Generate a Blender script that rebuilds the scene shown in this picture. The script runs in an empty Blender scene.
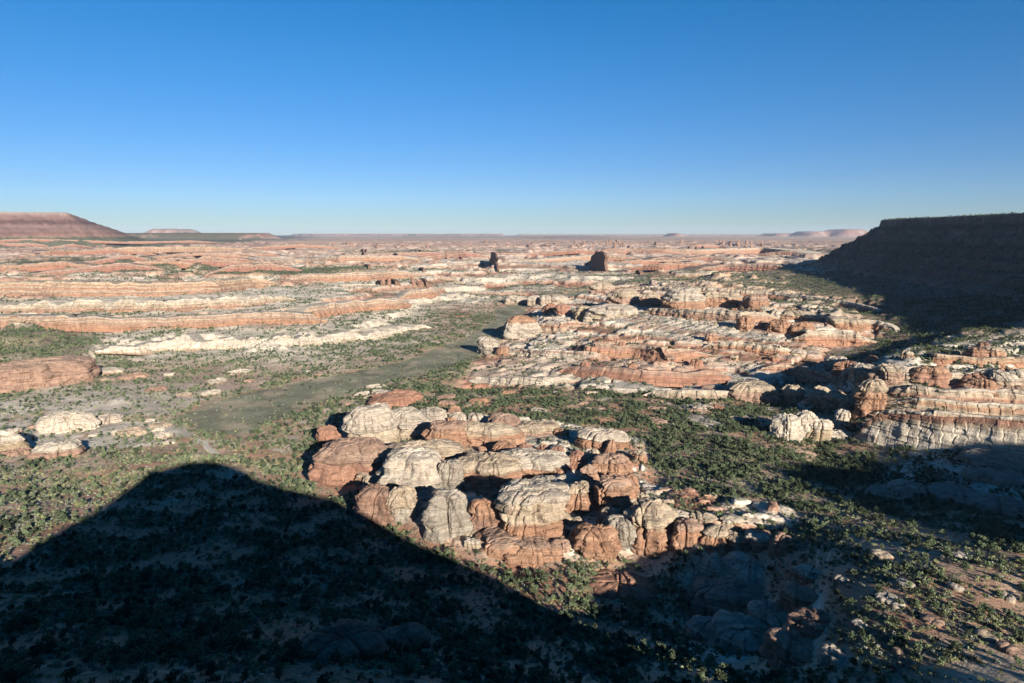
import bpy, math, time
import numpy as np
T0 = time.time()
R = math.radians
rng = np.random.default_rng(11)
FAST = 1.0            # grid coarseness (1 = final)

# ------------------------------------------------------------------ camera numbers
F, H = 683.0, 250.0
PITCH = math.atan(107.5 / F)
CP, SP = math.cos(PITCH), math.sin(PITCH)
ALT, AZ = R(16.9), R(25.4)
LD = np.array([-math.sin(AZ), math.cos(AZ)])      # the way the light travels over the ground
PD = np.array([math.cos(AZ), math.sin(AZ)])
TA = math.tan(ALT)

def P(px, py, z=0.0):
    """ground point at height z that the photograph shows at px, py"""
    u = 341.5 - py
    f = F * CP + u * SP
    v = u * CP - F * SP
    t = (z - H) / v
    return (px - 512) * t, f * t

def proj(X, Y, Z):
    f = Y * CP - (Z - H) * SP
    u = Y * SP + (Z - H) * CP
    f = np.where(f > 1, f, 1)
    return 512 + F * X / f, 341.5 - F * u / f

# ------------------------------------------------------------------ noise
_perm = np.random.default_rng(5).permutation(4096).astype(np.int64)
_val = np.random.default_rng(6).random(4096)
_gx = np.cos(_val * 2 * np.pi); _gy = np.sin(_val * 2 * np.pi)
def _h2(i, j):
    return _perm[(_perm[i & 4095] + j) & 4095]
def perlin(x, y):
    xi = np.floor(x).astype(np.int64); yi = np.floor(y).astype(np.int64)
    xf = x - xi; yf = y - yi
    u = xf * xf * (3 - 2 * xf); v = yf * yf * (3 - 2 * yf)
    def g(i, j, dx, dy):
        h = _h2(i, j)
        return _gx[h] * dx + _gy[h] * dy
    a = g(xi, yi, xf, yf); b = g(xi + 1, yi, xf - 1, yf)
    c = g(xi, yi + 1, xf, yf - 1); d = g(xi + 1, yi + 1, xf - 1, yf - 1)
    return (a + u * (b - a) + v * (c - a + u * (a - b - c + d))) * 1.5
def fbm(x, y, o=4, gain=0.5):
    s = 0; a = 1.0; t = 0
    for k in range(o):
        s = s + a * perlin(x + 17.3 * k, y - 9.1 * k); t += a
        x = x * 2.03; y = y * 2.03; a *= gain
    return s / t
def noise1(x, seed=0):
    xi = np.floor(x).astype(np.int64); f = x - xi; f = f * f * (3 - 2 * f)
    a = _val[_perm[(xi + seed * 131) & 4095]]; b = _val[_perm[(xi + 1 + seed * 131) & 4095]]
    return a + f * (b - a)
def worley(x, y, seed=0):
    """F1, F2 and a random value of the nearest cell"""
    xi = np.floor(x).astype(np.int64); yi = np.floor(y).astype(np.int64)
    f1 = np.full(x.shape, 9.0); f2 = np.full(x.shape, 9.0); cid = np.zeros(x.shape)
    for di in (-1, 0, 1):
        for dj in (-1, 0, 1):
            h = _h2(xi + di + seed, yi + dj)
            px = xi + di + 0.1 + 0.8 * _val[h]; py = yi + dj + 0.1 + 0.8 * _val[_perm[h]]
            d = np.hypot(x - px, y - py)
            m = d < f1
            f2 = np.where(m, f1, np.minimum(f2, d)); cid = np.where(m, _val[_perm[(h + 77) & 4095]], cid)
            f1 = np.where(m, d, f1)
    return f1, f2, cid
def sst(a, b, x):
    t = np.clip((x - a) / (b - a), 0, 1)
    return t * t * (3 - 2 * t)
def mix(a, b, t):
    return a + (b - a) * t
def sdf(px, py, poly):
    """signed distance to a polygon, negative inside"""
    d = np.full(px.shape, 1e18); ins = np.zeros(px.shape, bool)
    n = len(poly)
    for i in range(n):
        ax, ay = poly[i]; bx, by = poly[(i + 1) % n]
        ex, ey = bx - ax, by - ay
        wx, wy = px - ax, py - ay
        t = np.clip((wx * ex + wy * ey) / (ex * ex + ey * ey + 1e-9), 0, 1)
        d = np.minimum(d, (wx - ex * t) ** 2 + (wy - ey * t) ** 2)
        c = (ay > py) != (by > py)
        if ey != 0:
            ins ^= c & (px < (py - ay) / ey * ex + ax)
    d = np.sqrt(d)
    return np.where(ins, -d, d)
def wpoly(pts, z=0.0):
    return [P(a, b, z) for a, b in pts]

# ------------------------------------------------------------------ terrain: base heights read off the photograph
CPTS = [
 # foreground slope under the overlook and the ridge on the right
 (0,683,105),(200,683,110),(400,683,95),(550,683,78),(700,683,52),(800,683,48),(900,683,66),(1024,683,78),
 (0,640,90),(250,640,82),(450,640,58),(600,640,28),(700,640,14),(790,640,40),(870,640,66),(940,640,72),(1024,640,72),
 (0,600,72),(200,600,62),(400,600,42),(500,600,22),(600,600,4),(700,600,0),(770,600,22),(830,600,60),(900,600,71),(1024,600,70),
 (0,560,50),(150,560,46),(300,560,32),(420,560,13),(520,572,5),(590,560,12),(700,558,24),(780,560,34),(850,560,58),(950,560,68),(1024,560,69),
 (0,520,42),(100,520,34),(250,520,22),(350,520,10),(450,520,8),(600,520,12),(700,520,27),(800,517,37),(900,524,43),(960,532,47),(1024,545,52),
 (0,480,26),(100,480,20),(200,480,12),(300,480,4),(450,480,8),(600,480,12),(700,480,24),(780,480,30),(850,488,24),(920,495,14),(1024,505,12),
 (0,450,12),(100,450,12),(200,448,7),(300,450,0),(450,440,5),(600,440,9),(700,450,16),(800,450,12),(890,452,7),(1024,464,8),
 (0,415,4),(100,415,2),(230,415,-1),(400,415,3),(600,415,8),(750,415,9),(860,438,8),(1024,448,10),
 (0,393,3),(150,390,1),(300,388,-1),(450,385,4),(600,395,7),(700,402,10),
 (0,366,22),(60,366,16),(120,366,6),(250,366,3),(380,365,0),(460,365,2),
 (0,345,42),(45,337,46),(110,345,14),(200,340,14),(300,340,14),(390,335,8),(440,328,2),(480,325,0),
 (0,325,38),(150,326,36),(250,322,36),(330,318,30),(400,312,18),(450,306,8),(510,310,2),
 (0,308,56),(150,306,56),(280,300,54),(380,292,44),(450,288,24),(520,292,8),(580,288,6),
 (0,285,66),(150,285,66),(280,280,66),(380,277,60),(460,275,40),(540,278,22),(620,276,22),
 (0,270,78),(120,264,110),(210,268,84),(300,266,74),(400,264,68),(480,268,40),(560,268,34),(640,265,40),
 (0,256,90),(120,256,98),(250,254,92),(400,252,88),(520,252,72),(640,252,66),(760,252,66),
 (0,245,110),(200,243,130),(350,244,118),(500,243,118),(640,243,108),(800,243,100),
 (0,240,150),(250,237.5,160),(400,239,150),(550,238.5,148),(700,238.8,146),(850,239,140),
 # slickrock country on the right
 (480,372,3),(560,380,8),(660,386,10),(500,345,8),(560,350,18),(640,355,24),(720,372,14),(755,388,9),(790,397,8),(815,372,10),(845,356,14),(760,425,10),
 (530,322,14),(600,322,32),(660,318,46),(740,330,44),(790,343,36),(840,343,34),(700,398,10),
 (560,300,16),(620,296,44),(700,292,62),(780,300,64),(860,315,58),(910,335,48),
 (660,278,48),(740,276,56),(820,280,66),(900,285,78),(980,300,84),(1024,330,80),
 (872,402,42),(920,402,52),(1024,408,48),(880,378,66),(950,380,68),(1024,388,62),(915,352,78),(1024,350,74),
]
def _lc(X, Y):
    r = np.hypot(X, Y)
    az = np.clip(np.arctan2(X, np.maximum(Y, 1e-3)), -0.69, 0.69)
    az = np.where(Y < 0, np.sign(X) * 0.69, az)
    return az * 2.4, np.log(np.clip(r, 190, 14000)) * 1.0
_c = []
for a, b, z in CPTS:
    x, y = P(a, b, z); _c.append((*_lc(np.float64(x), np.float64(y)), z))
_c = np.array([[float(v) for v in q] for q in _c])
def _U(r2):
    return 0.5 * r2 * np.log(r2 + 1e-12)
_n = len(_c)
_K = _U((_c[:, None, 0] - _c[None, :, 0]) ** 2 + (_c[:, None, 1] - _c[None, :, 1]) ** 2) + np.eye(_n) * 0.0006
_Pm = np.c_[np.ones(_n), _c[:, :2]]
_A = np.block([[_K, _Pm], [_Pm.T, np.zeros((3, 3))]])
_w = np.linalg.solve(_A, np.r_[_c[:, 2], 0, 0, 0])
def tps(X, Y):
    a, b = _lc(X, Y)
    s = _w[_n] + _w[_n + 1] * a + _w[_n + 2] * b
    for i in range(_n):
        s = s + _w[i] * _U((a - _c[i, 0]) ** 2 + (b - _c[i, 1]) ** 2)
    return s

ARC = wpoly([(60,452),(100,440),(135,428),(165,426),(195,434),(212,450),(216,452),(197,432),(165,424),(135,426),(98,438),(58,450)], 10)
MEADOW = wpoly([(178,418),(200,404),(260,390),(330,376),(400,362),(440,348),(470,336),(496,320),(496,308),(560,296),(610,286),(625,289),(565,301),
                (525,308),(518,320),(500,335),(485,352),(470,360),(430,371),(380,384),(330,398),(290,412),(262,425),(240,437),(205,431)])
OUTC = wpoly([(312,472),(326,440),(352,410),(450,414),(560,424),(640,442),(655,500),(790,545),(790,562),(640,562),(560,566),(480,562),(400,528)], 8)
MIDR = wpoly([(462,380),(476,352),(500,322),(502,300),(560,293),(610,288),(640,287),(760,298),(860,314),(905,330),(880,345),(800,372),(765,388),(715,396),(640,389),(560,385)], 15)
SMOOTH = [wpoly([(588,306),(640,302),(735,316),(760,330),(700,342),(640,334)], 34), wpoly([(470,368),(520,356),(590,364),(600,380),(560,386),(466,381)], 8), wpoly([(700,338),(790,342),(760,362),(690,356)], 28)]
CLIFF = [P(*q) for q in ((780,432,10),(800,400,30),(870,398,30),(960,425,20),(1060,448,12),(1200,440,20),(1200,330,80),(1010,325,76),(940,333,66),(905,345,58),(850,372,40),(800,385,30))]
RMESA = [(1172,568),(1230,760),(1300,1000),(1450,1350),(1540,1700),(1600,2020),(1650,2350),(1700,2700),(1740,3050),(1790,3380),(2100,3800),(3000,4200),
         (7000,4400),(9000,-2000),(1500,-2000),(1900,-300),(1350,200)]
BMESA = [(668,-222),(772,-226),(908,-118),(1085,-55),(1100,-300),(1400,-700),(3000,-2500),(-2500,-3000),(-2000,-1800),(-300,-1100),(300,-1000),(650,-560)]
LMESA = [P(-420,240,172), P(-100,241,172), P(70,240.3,172), P(98,239.6,172), P(90,238.4,172), P(-420,237.8,172)]

SW = np.array([(-900,90),(-500,120),(-300,150),(-180,176),(-118,197),(-97,209),(-70,224),(-47,242.5),(-28,246.5),(-10,248.4),(8,247),(24,242),(40,231),(52,220),(75,210),(107,197),
               (145,164),(181,140),(205,112),(228,106),(262,105),(290,96),(320,86),(377,80),(420,75),(480,66),(900,60)])

def terrace(u, p):
    k = np.floor(u / p); f = u / p - k
    g = 0.30 * np.clip(f / 0.62, 0, 1) + 0.70 * sst(0.0, 1.0, np.clip((f - 0.62) / 0.20, 0, 1)) ** 0.8
    return p * (k + g)

def height(X, Y, full=True):
    r = np.hypot(X, Y)
    q = X * LD[0] + Y * LD[1]; w = X * PD[0] + Y * PD[1]
    base = tps(X, Y)
    sm = sdf(X, Y, MEADOW)
    so = sdf(X, Y, OUTC); sr = sdf(X, Y, MIDR); sc = sdf(X, Y, CLIFF)
    far = sst(1150, 2300, r)
    near = 1 - sst(900, 1400, r)
    n_big = fbm(X / 900, Y / 900, 4)
    n_mid = fbm(X / 210 + 7, Y / 210, 4)
    n_sml = fbm(X / 38, Y / 38 + 3, 4)
    mead = 1 - sst(-8, 45, sm)
    left = (X < 150) * sst(0, 1, (r - 1150) / 350)
    rock = np.clip(np.maximum(far, left), 0, 1) * sst(10, 120, sm)
    z = base + (n_mid * 6 + n_sml * 1.6) * (1 - mead) * (0.35 + 0.65 * sst(300, 900, r))
    # terraced canyon country
    rr = np.clip(sst(1500, 4200, r), 0, 1)
    u = z + rock * ((0.25 + 1.25 * rr) * 36 * n_big + 9 * n_mid * (0.4 + rr) + 4.0 * n_sml)
    rid = 1 - np.abs(fbm(X / 520 + 3, Y / 700, 4)) * 2.6
    u = u - rock * rr * 55 * np.clip(rid, 0, 1) ** 3
    per = 26.0
    tz = terrace(u + 4, per) - 4
    tz = mix(tz, terrace(u, 7.5), 0.22)
    z = mix(z, tz, rock * 0.92)
    m = (r > 1100) & (r < 14000) & (sr > 0)
    f1, f2, cid = worley(X[m] / 62, Y[m] / 62, 3)
    z[m] += rock[m] * .6 * (5.5 * (1 - f1 ** 2 * 1.6) + 2.5 * (cid - .5)) * (1 + rr[m] * 1.4) * (0.35 + 0.65 * sst(-.1, .25, n_mid[m]))
    # two flat dark-green benches
    # slickrock plateau right of the meadow: rounded fins and ledges cut by joints
    m = (sr < 60)
    k = 1 - sst(-18, 22, sr[m] + 16 * n_mid[m] + 6 * n_sml[m])
    ca, sa = math.cos(R(38)), math.sin(R(38))
    xa = X[m] * ca + Y[m] * sa; ya = -X[m] * sa + Y[m] * ca
    xa = xa + 22 * n_sml[m] + 50 * n_mid[m]; ya = ya + 14 * n_sml[m] + 26 * n_mid[m]
    f1, f2, cid = worley(xa / 150, ya / 46, 9)
    big = fbm(X[m] / 120, Y[m] / 95 + 8, 4)
    pil = 6 * cid * sst(0, .25, f2 - f1) + 22 * big - 6 * (1 - sst(0.0, 0.07, f2 - f1)) * (cid > .45)
    v = z[m] + k * (pil - 2)
    dip = .035 * (X[m] - 300)
    tq = terrace(v + dip + 2.5 * n_mid[m] + 1.2 * n_sml[m], 9.0) - dip
    tq = mix(tq, terrace(tq + dip, 3.1) - dip, .3)
    z[m] = mix(v, mix(v, tq, .93), k) + k * .8 * n_sml[m]
    for poly in SMOOTH:
        ss = sdf(X[m], Y[m], poly) + 10 * n_mid[m]
        ks = (1 - sst(-14, 12, ss)) * .85
        z[m] = mix(z[m], base[m] + 5 * n_mid[m] + 1.2 * n_sml[m] + 7 * fbm(xa / 55, ya / 15, 3) - 2 * (1 - sst(0, .1, f2 - f1)), ks)
    # white-footed cliff on the right
    m = (sc < 90)
    sc2 = sc[m] + 14 * n_mid[m] + 8 * n_sml[m]
    k = 1 - sst(-34, 4, sc2)
    f1, f2, cid = worley((X[m] + 22 * n_sml[m]) / 70, (Y[m] + 19 * n_sml[m]) / 40, 6)
    v = z[m] * (1 - k) + k * (np.maximum(z[m], 24) + 5 * cid * sst(0, .3, f2 - f1) + 4 * (1 - f1 ** 2) + 8 * fbm(X[m] / 60, Y[m] / 50, 3))
    z[m] = mix(v, mix(v, terrace(v + 2 * n_mid[m], 8.0), .8), k)
    # bedrock under the domes in the middle
    m = (so < 30)
    so2 = so[m] + 5 * n_sml[m]
    k = 1 - sst(-16, 8, so2)
    f1, f2, cid = worley((X[m] + 6 * n_sml[m]) / 24, (Y[m] + 5 * n_sml[m]) / 17, 2)
    v = z[m] + k * (6.0 + 4 * cid * sst(0, .3, f2 - f1) + 5 * fbm(X[m] / 32, Y[m] / 26, 4))
    z[m] = mix(v, mix(v, terrace(v, 4.5), .85), k)
    # broken ledges on the near slopes
    m = (r < 1300) & (so > 5) & (sr > 5) & (sc > 5)
    k = near[m] * (1 - mead[m]) * sst(0.02, .35, fbm(X[m] / 90 + 31, Y[m] / 90, 3))
    z[m] = mix(z[m], terrace(z[m] + 1.5 * n_sml[m], 3.4) + .3, k * .8)
    z = mix(z, -1 + 0.25 * n_sml + base * 0.3, mead * (1 - sst(60, 200, np.abs(base) * 4 * 0)) * 0.9 * sst(-40, 10, -np.abs(base - 1) * 2 + 10 + 40))
    # gullies on talus
    def mesa(sd, top, cap, slope, foot, zz, lip=5, fl=.16):
        gl = (1 - np.abs(fbm(X / 130 + 5, Y / 130 + top, 4)) * 3)
        dd = sd + 22 * n_mid + 9 * n_sml + 26 * fbm(X / 420, Y / 420 + 3, 3)
        d = np.maximum(dd, 0)
        prof = top + 3 * n_mid * (dd < 0) + 0.004 * np.clip(-dd, 0, 400) - cap * sst(0, lip, d) - slope * np.clip(d - lip, 0, 1e9)
        prof = prof - np.clip(gl, 0, 1) * 13 * sst(15, 90, d) * (1 - sst(300, 600, d)) 
        prof = prof + 5 * fbm(X / 45, Y / 45, 4) * (d > 20)
        prof = prof + terrace(prof + 6 * n_mid, 34) * .7 - prof * .7
        lo = foot - fl * np.clip(d - (top - cap - foot) / slope, 0, 1e9) 
        return np.maximum(zz, np.maximum(np.minimum(prof, 1e9), lo * (d > 1)))
    z = mesa(sdf(X, Y, RMESA), 322, 34, .66, 92, z, 14)
    z = mesa(sdf(X, Y, BMESA), 325, 40, 1.1, 0, z)
    sl = sdf(X, Y, LMESA)
    dl = np.maximum(sl + 90 * n_big + 60 * n_mid + 25 * n_sml, 0)
    z = np.maximum(z, 592 + 5 * n_mid - 60 * sst(0, 60, dl) - .62 * np.clip(dl - 60, 0, 1e9) + 26 * fbm(X / 190, Y / 190, 4) * (dl > 30))
    # overlook: the camera's own promontory, falling off ahead of it
    S = np.interp(w, SW[:, 0], SW[:, 1])
    jag = 3 * fbm(w / 17, q / 60, 3)
    back = S + jag * sst(8, 25, np.abs(w)) + 0.10 * np.clip(-q - 40, 0, 300)
    c1 = S - 1.75 * np.clip(q + 5, 0, 45) - 0.9 * np.clip(q - 40, 0, 1e9) + 3 * n_sml * sst(20, 60, r)
    prom = np.where(q < -5, back, np.minimum(c1, back))
    z = np.maximum(z, np.where(q > -1600, prom, -1e3))
    # distant country
    fz = (r > 9000)
    if fz.any():
        xf, yf = X[fz], Y[fz]; rf = r[fz]
        zf = z[fz]
        lift = sst(9000, 14000, rf)
        n = fbm(xf / 3000, yf / 3000, 5)
        zf = mix(zf, 138 + 40 * n, lift)
        zf = mix(zf, terrace(zf, 34), lift)
        def butte(px0, px1, D, top, z, rad=None):
            x0 = (px0 - 512) / 691 * D; x1 = (px1 - 512) / 691 * D
            d = np.hypot(np.maximum(np.maximum(x0 - xf, xf - x1), 0), np.maximum(np.abs(yf - D) - D * .03, 0)) + 300 * n
            return np.maximum(z, top - .5 * np.clip(d, 0, 1e9))
        zf = butte(165, 184, 24000, 250 + 24000 / 691 * 5.5, zf)
        zf = butte(120, 262, 15000, 250 + 15000 / 691 * 1.0, zf)
        zf = butte(838, 852, 30000, 250 + 30000 / 691 * 4.6, zf)
        zf = butte(805, 872, 31000, 250 + 31000 / 691 * 2.6, zf)
        zf = butte(770, 900, 33000, 250 + 33000 / 691 * 0.6, zf)
        zf = butte(672, 676, 30000, 250 + 30000 / 691 * 0.8, zf)
        zf = butte(300, 500, 42000, 250 + 42000 / 691 * 0.2, zf)
        zf = butte(520, 760, 45000, 250 + 45000 / 691 * -0.4, zf)
        z[fz] = zf
    return z, dict(sm=sm, so=so, sr=sr, sc=sc, n_big=n_big, n_mid=n_mid, n_sml=n_sml, rock=rock, mead=mead, r=r, sl=sl, q=q, w=w)

# polar grid centred under the camera: rows close together where the ground is near
st = 0.00122 * FAST
dense = np.arange(-0.80, 0.80, st)
side = np.r_[np.arange(0.80, 1.1, 0.008), np.arange(1.1, 2 * np.pi - 1.1, 0.04), np.arange(2 * np.pi - 1.1, 2 * np.pi - 0.80, 0.008)]
AZS = np.r_[dense, side]
rs = [3.0]
while rs[-1] < 60000:
    v = rs[-1]
    d = max(0.62, min(v * v / 300000, 0.0042 * v)) * FAST if v > 150 else v * 0.035 + 0.4
    if v > 15000: d = v * 0.008
    rs.append(v + d)
RS = np.array(rs)
NA, NR = len(AZS), len(RS)
A2, R2 = np.meshgrid(AZS, RS)
GX = (np.sin(A2) * R2).ravel(); GY = (np.cos(A2) * R2).ravel()
GZ = np.empty_like(GX); INF = {}
CH = 400000
for i in range(0, len(GX), CH):
    zc, inf = height(GX[i:i + CH].copy(), GY[i:i + CH].copy())
    GZ[i:i + CH] = zc
    for k, v in inf.items():
        INF.setdefault(k, np.empty_like(GX))[i:i + CH] = v
print('terrain', NA, NR, len(GX), round(time.time() - T0, 1))
Z2 = GZ.reshape(NR, NA)
ND = len(dense)
def ground(X, Y):
    X = np.atleast_1d(np.asarray(X, float)); Y = np.atleast_1d(np.asarray(Y, float))
    a = np.arctan2(X, Y); r = np.hypot(X, Y)
    ia = np.clip((a - AZS[0]) / st, 0, ND - 1.001); i0 = ia.astype(int); fa = ia - i0
    j0 = np.clip(np.searchsorted(RS, r) - 1, 0, NR - 2); fr = np.clip((r - RS[j0]) / (RS[j0 + 1] - RS[j0]), 0, 1)
    z = (Z2[j0, i0] * (1 - fa) + Z2[j0, i0 + 1] * fa) * (1 - fr) + (Z2[j0 + 1, i0] * (1 - fa) + Z2[j0 + 1, i0 + 1] * fa) * fr
    return z
# slope
dzr = np.gradient(Z2, RS, axis=0)
dza = np.zeros_like(Z2); dza[:, 1:ND - 1] = (Z2[:, 2:ND] - Z2[:, :ND - 2]) / (2 * st) / RS[:, None]
SLOPE = np.hypot(dzr, dza)
# visibility from the overlook per column (for choosing which plants show)
TANV = (Z2 - H) / RS[:, None]
HORI = np.maximum.accumulate(TANV, axis=0)
def visible(X, Y, Z):
    a = np.arctan2(X, Y); r = np.hypot(X, Y)
    i0 = np.clip(((a - AZS[0]) / st).astype(int), 0, ND - 1)
    j0 = np.clip(np.searchsorted(RS, r) - 2, 0, NR - 1)
    return (Z - H) / r >= HORI[j0, i0] - 0.002

# ------------------------------------------------------------------ colours that belong to the ground itself
def col(h):
    h = h.lstrip('#'); c = np.array([int(h[i:i + 2], 16) / 255 for i in (0, 2, 4)])
    return np.where(c <= 0.04045, c / 12.92, ((c + 0.055) / 1.055) ** 2.4)
WHITE = np.array([.50, .435, .34]); CREAM = np.array([.47, .38, .28]); ORANGE = np.array([.33, .18, .115])
PINK = np.array([.37, .24, .17]); RED = np.array([.235, .11, .072]); BROWN = np.array([.22, .12, .08]); GREY = np.array([.40, .37, .32])
SOIL = np.array([.36, .225, .14]); TAN = np.array([.45, .35, .24]); MEAD = np.array([.172, .166, .105]); VEG = np.array([.050, .062, .036])
ST = [(-40, BROWN), (-6, RED), (4, CREAM), (11, WHITE), (17, CREAM), (20, WHITE), (27, CREAM), (31, PINK), (34, ORANGE), (44, PINK), (47, CREAM), (54, WHITE), (60, CREAM), (63, PINK),
      (70, ORANGE), (76, PINK), (80, CREAM), (86, WHITE), (91, PINK), (96, ORANGE), (101, PINK), (108, CREAM), (114, PINK), (120, ORANGE), (128, PINK), (136, CREAM), (146, PINK), (152, CREAM), (158, PINK), (163, CREAM),
      (175, PINK), (200, RED), (290, RED), (303, BROWN), (308, CREAM), (330, GREY), (380, RED), (455, RED), (478, PINK), (500, GREY), (600, GREY)]
def strata(z, x, y, amp=4.0):
    zz = z + amp * fbm(x / 260 + 2, y / 260, 3)
    zs = np.array([s[0] for s in ST])
    c = np.stack([np.interp(zz, zs, [s[1][k] for s in ST]) for k in range(3)], -1)
    b = 0.80 + 0.32 * noise1(zz * 0.42, 3) + 0.14 * (noise1(zz * 1.7, 8) - .5)
    return c * b[:, None]

X, Y, Z = GX, GY, GZ
PX, PY = proj(X, Y, Z)
wn = INF['n_sml']; mn = INF['n_mid']
PXw = PX + 14 * mn; PYw = PY + 5 * mn
def blob(cx, cy, rx, ry, soft=.45):
    d = np.sqrt(((PXw - cx) / rx) ** 2 + ((PYw - cy) / ry) ** 2)
    return 1 - sst(1 - soft, 1 + soft, d)
inview = (Y > 0)
sl2 = SLOPE.ravel()
r = INF['r']
rockm = np.clip(INF['rock'] * 1.0, 0, 1)
rockm = np.maximum(rockm, 1 - sst(-6, 14, INF['so'] + 4 * wn))
rockm = np.maximum(rockm, 1 - sst(-8, 16, INF['sr'] + 10 * mn))
rockm = np.maximum(rockm, 1 - sst(-6, 10, INF['sc'] + 8 * mn))
# bare pale rock showing through the valley scrub
patch = fbm(X / 46 + 9, Y / 46, 4)
fine = fbm(X / 9, Y / 9 + 4, 3)
bare = np.zeros_like(X)
for b_ in [(140,388,190,16,1.),(90,406,150,12,.9),(220,358,230,22,.95),(60,430,90,22,.9),(110,430,60,10,.6),(210,345,230,16,1.),(330,400,45,22,.5),(150,432,110,16,.7),(470,400,60,12,.45),(650,408,90,14,.45),(720,415,80,14,.6),(540,400,60,8,.3),
           (960,475,110,26,.75),(1000,497,70,10,.8),(590,450,70,12,.4),(760,540,60,30,.5),(722,648,46,22,.7),(210,500,100,12,.25),(900,590,140,60,.30),(640,520,40,40,.5),(300,430,30,30,.5),(430,410,60,14,.3)]:
    bare = np.maximum(bare, blob(*b_[:4]) * b_[4])
arc = 1 - sst(1.5, 5, np.abs(sdf(X, Y, ARC)) + 2 * wn)
bare = np.maximum(bare, arc * .95)
bare_m = sst(0.62, 0.80, bare + patch * 0.7 + fine * .35 + 0.12) * (bare > .02)
rockm = np.maximum(rockm, bare_m)
rockm = np.maximum(rockm, sst(.75, 1.2, sl2) * (r > 150))
GREEN = np.clip(blob(120,264,112,6,.35) + blob(35,344,62,17,.35) + blob(290,271,90,3) + .6 * blob(400,252,60,2.2), 0, 1)
rockm *= 1 - .85 * np.clip(blob(810,284,150,15) + blob(930,300,90,30) + GREEN, 0, 1)
rockm *= sst(4, 22, INF['sm'] + 12 * wn)
rc = strata(Z, X, Y)
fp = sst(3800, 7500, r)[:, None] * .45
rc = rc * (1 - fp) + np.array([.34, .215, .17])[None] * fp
RUST = np.array([.27, .135, .085])
S2 = [(-5, RUST), (3, CREAM), (7, WHITE), (11, WHITE), (12.5, RUST), (17, ORANGE), (18.5, WHITE), (24, CREAM), (26, RUST), (30, ORANGE), (32, CREAM), (38, WHITE), (40, RUST), (44, ORANGE), (46, WHITE), (52, CREAM), (54, ORANGE), (59, PINK), (61, WHITE), (68, CREAM), (71, RUST), (76, CREAM), (90, WHITE)]
def beds2(z, x, y):
    zz = z + .035 * (x - 300) + 2.5 * fbm(x / 140 + 2, y / 140, 3)
    zs = np.array([q[0] for q in S2])
    c = np.stack([np.interp(zz, zs, [q[1][k] for q in S2]) for k in range(3)], -1)
    return c * (.78 + .36 * noise1(zz * .55, 3) + .16 * (noise1(zz * 2.1, 8) - .5))[:, None]
near2 = np.maximum(1 - sst(0, 50, INF['sr']), 1 - sst(0, 40, INF['sc'])) * (r < 4000)
near2 = np.maximum(near2, (1 - sst(0, 20, INF['so'])))
near2 = near2 * 1.0
m_ = near2 > 0
rc[m_] = rc[m_] * (1 - near2[m_])[:, None] + beds2(Z[m_], X[m_], Y[m_]) * near2[m_][:, None]
# pale slickrock floor tones, red low ledge and red toe of the slickrock plateau
def tint(c, m, t):
    return c * (1 - m[:, None]) + t[None] * (m[:, None])
pale = np.maximum.reduce([blob(210,345,260,16)*.6, blob(120,420,200,40), blob(520,372,70,9)*.7, blob(530,345,50,12)*.6, blob(690,322,70,12)*.5, blob(960,478,110,30), blob(722,648,46,22), blob(330,410,50,30)*.7])
bnd = (0.84 + 0.3 * noise1(Z * .6 + 2 * wn, 5))[:, None]
rc = rc * (1 - .8 * pale[:, None]) + (WHITE[None] * bnd) * .8 * pale[:, None]
redd = np.maximum.reduce([blob(640,366,90,10)*.7, blob(640,346,70,9)*.4, blob(40,376,62,9)*.9, blob(985,325,50,12)*.6, blob(700,575,110,24)*.9, blob(800,350,60,10)*.5])
rc = rc * (1 - .85 * redd[:, None]) + (mix(ORANGE, RED, .3)[None] * bnd) * .85 * redd[:, None]
lm = 1 - sst(200, 1100, INF['sl'])
rc = tint(rc, sst(190, 260, Z) * lm * (1 - sst(480, 510, Z)) * .92, np.array([.085, .046, .040]))
rc = tint(rc, lm * (Z > 240) * (noise1(Z * .035, 4) > .55) * .5, np.array([.24, .15, .12]))
rc = tint(rc, sst(490, 515, Z) * lm * (1 - sst(568, 580, Z)) * .9, np.array([.27, .235, .20]))
rc = tint(rc, sst(570, 582, Z) * lm * .9, VEG * 1.2)
rc = tint(rc, (1 - sst(190, 235, Z)) * lm * (Z > 130) * .9, VEG * 1.2)
# soil
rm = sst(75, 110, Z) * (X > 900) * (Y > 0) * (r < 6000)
sn = fbm(X / 70, Y / 70 + 11, 4)
soil = SOIL[None] * (1 - sst(-.25, .35, sn))[:, None] + TAN[None] * sst(-.25, .35, sn)[:, None]
soil = soil * (0.85 + 0.5 * (fine * .6 + .3))[:, None]
redsoil = np.maximum.reduce([blob(870,620,60,30)*.7, blob(830,560,40,20)*.4, blob(450,600,140,60)*.8, blob(620,415,60,10)*.7, blob(720,410,50,12)*.6, blob(620,430,260,60)*.5, blob(300,440,120,50)*.35, blob(900,560,150,90)*.4, blob(960,330,90,14)*.7, blob(400,640,200,60)*.5, blob(220,590,330,110)*.75])
soil = tint(soil, redsoil, np.array([.30, .14, .08]))
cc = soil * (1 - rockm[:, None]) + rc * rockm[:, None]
cc = tint(cc, GREEN * .75, np.array([.085, .085, .055]))
apron = blob(960,292,130,42,.3) * (X > 600)
cc = tint(cc, apron * .8, np.array([.15, .095, .065]))
mz = (.62 + .75 * noise1(Z * .085 + 1.5 * mn, 6)) * (1 + .9 * fbm((Y + .2 * X) / 34, Z / 150, 4)) * (1 + .5 * fine)
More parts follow.
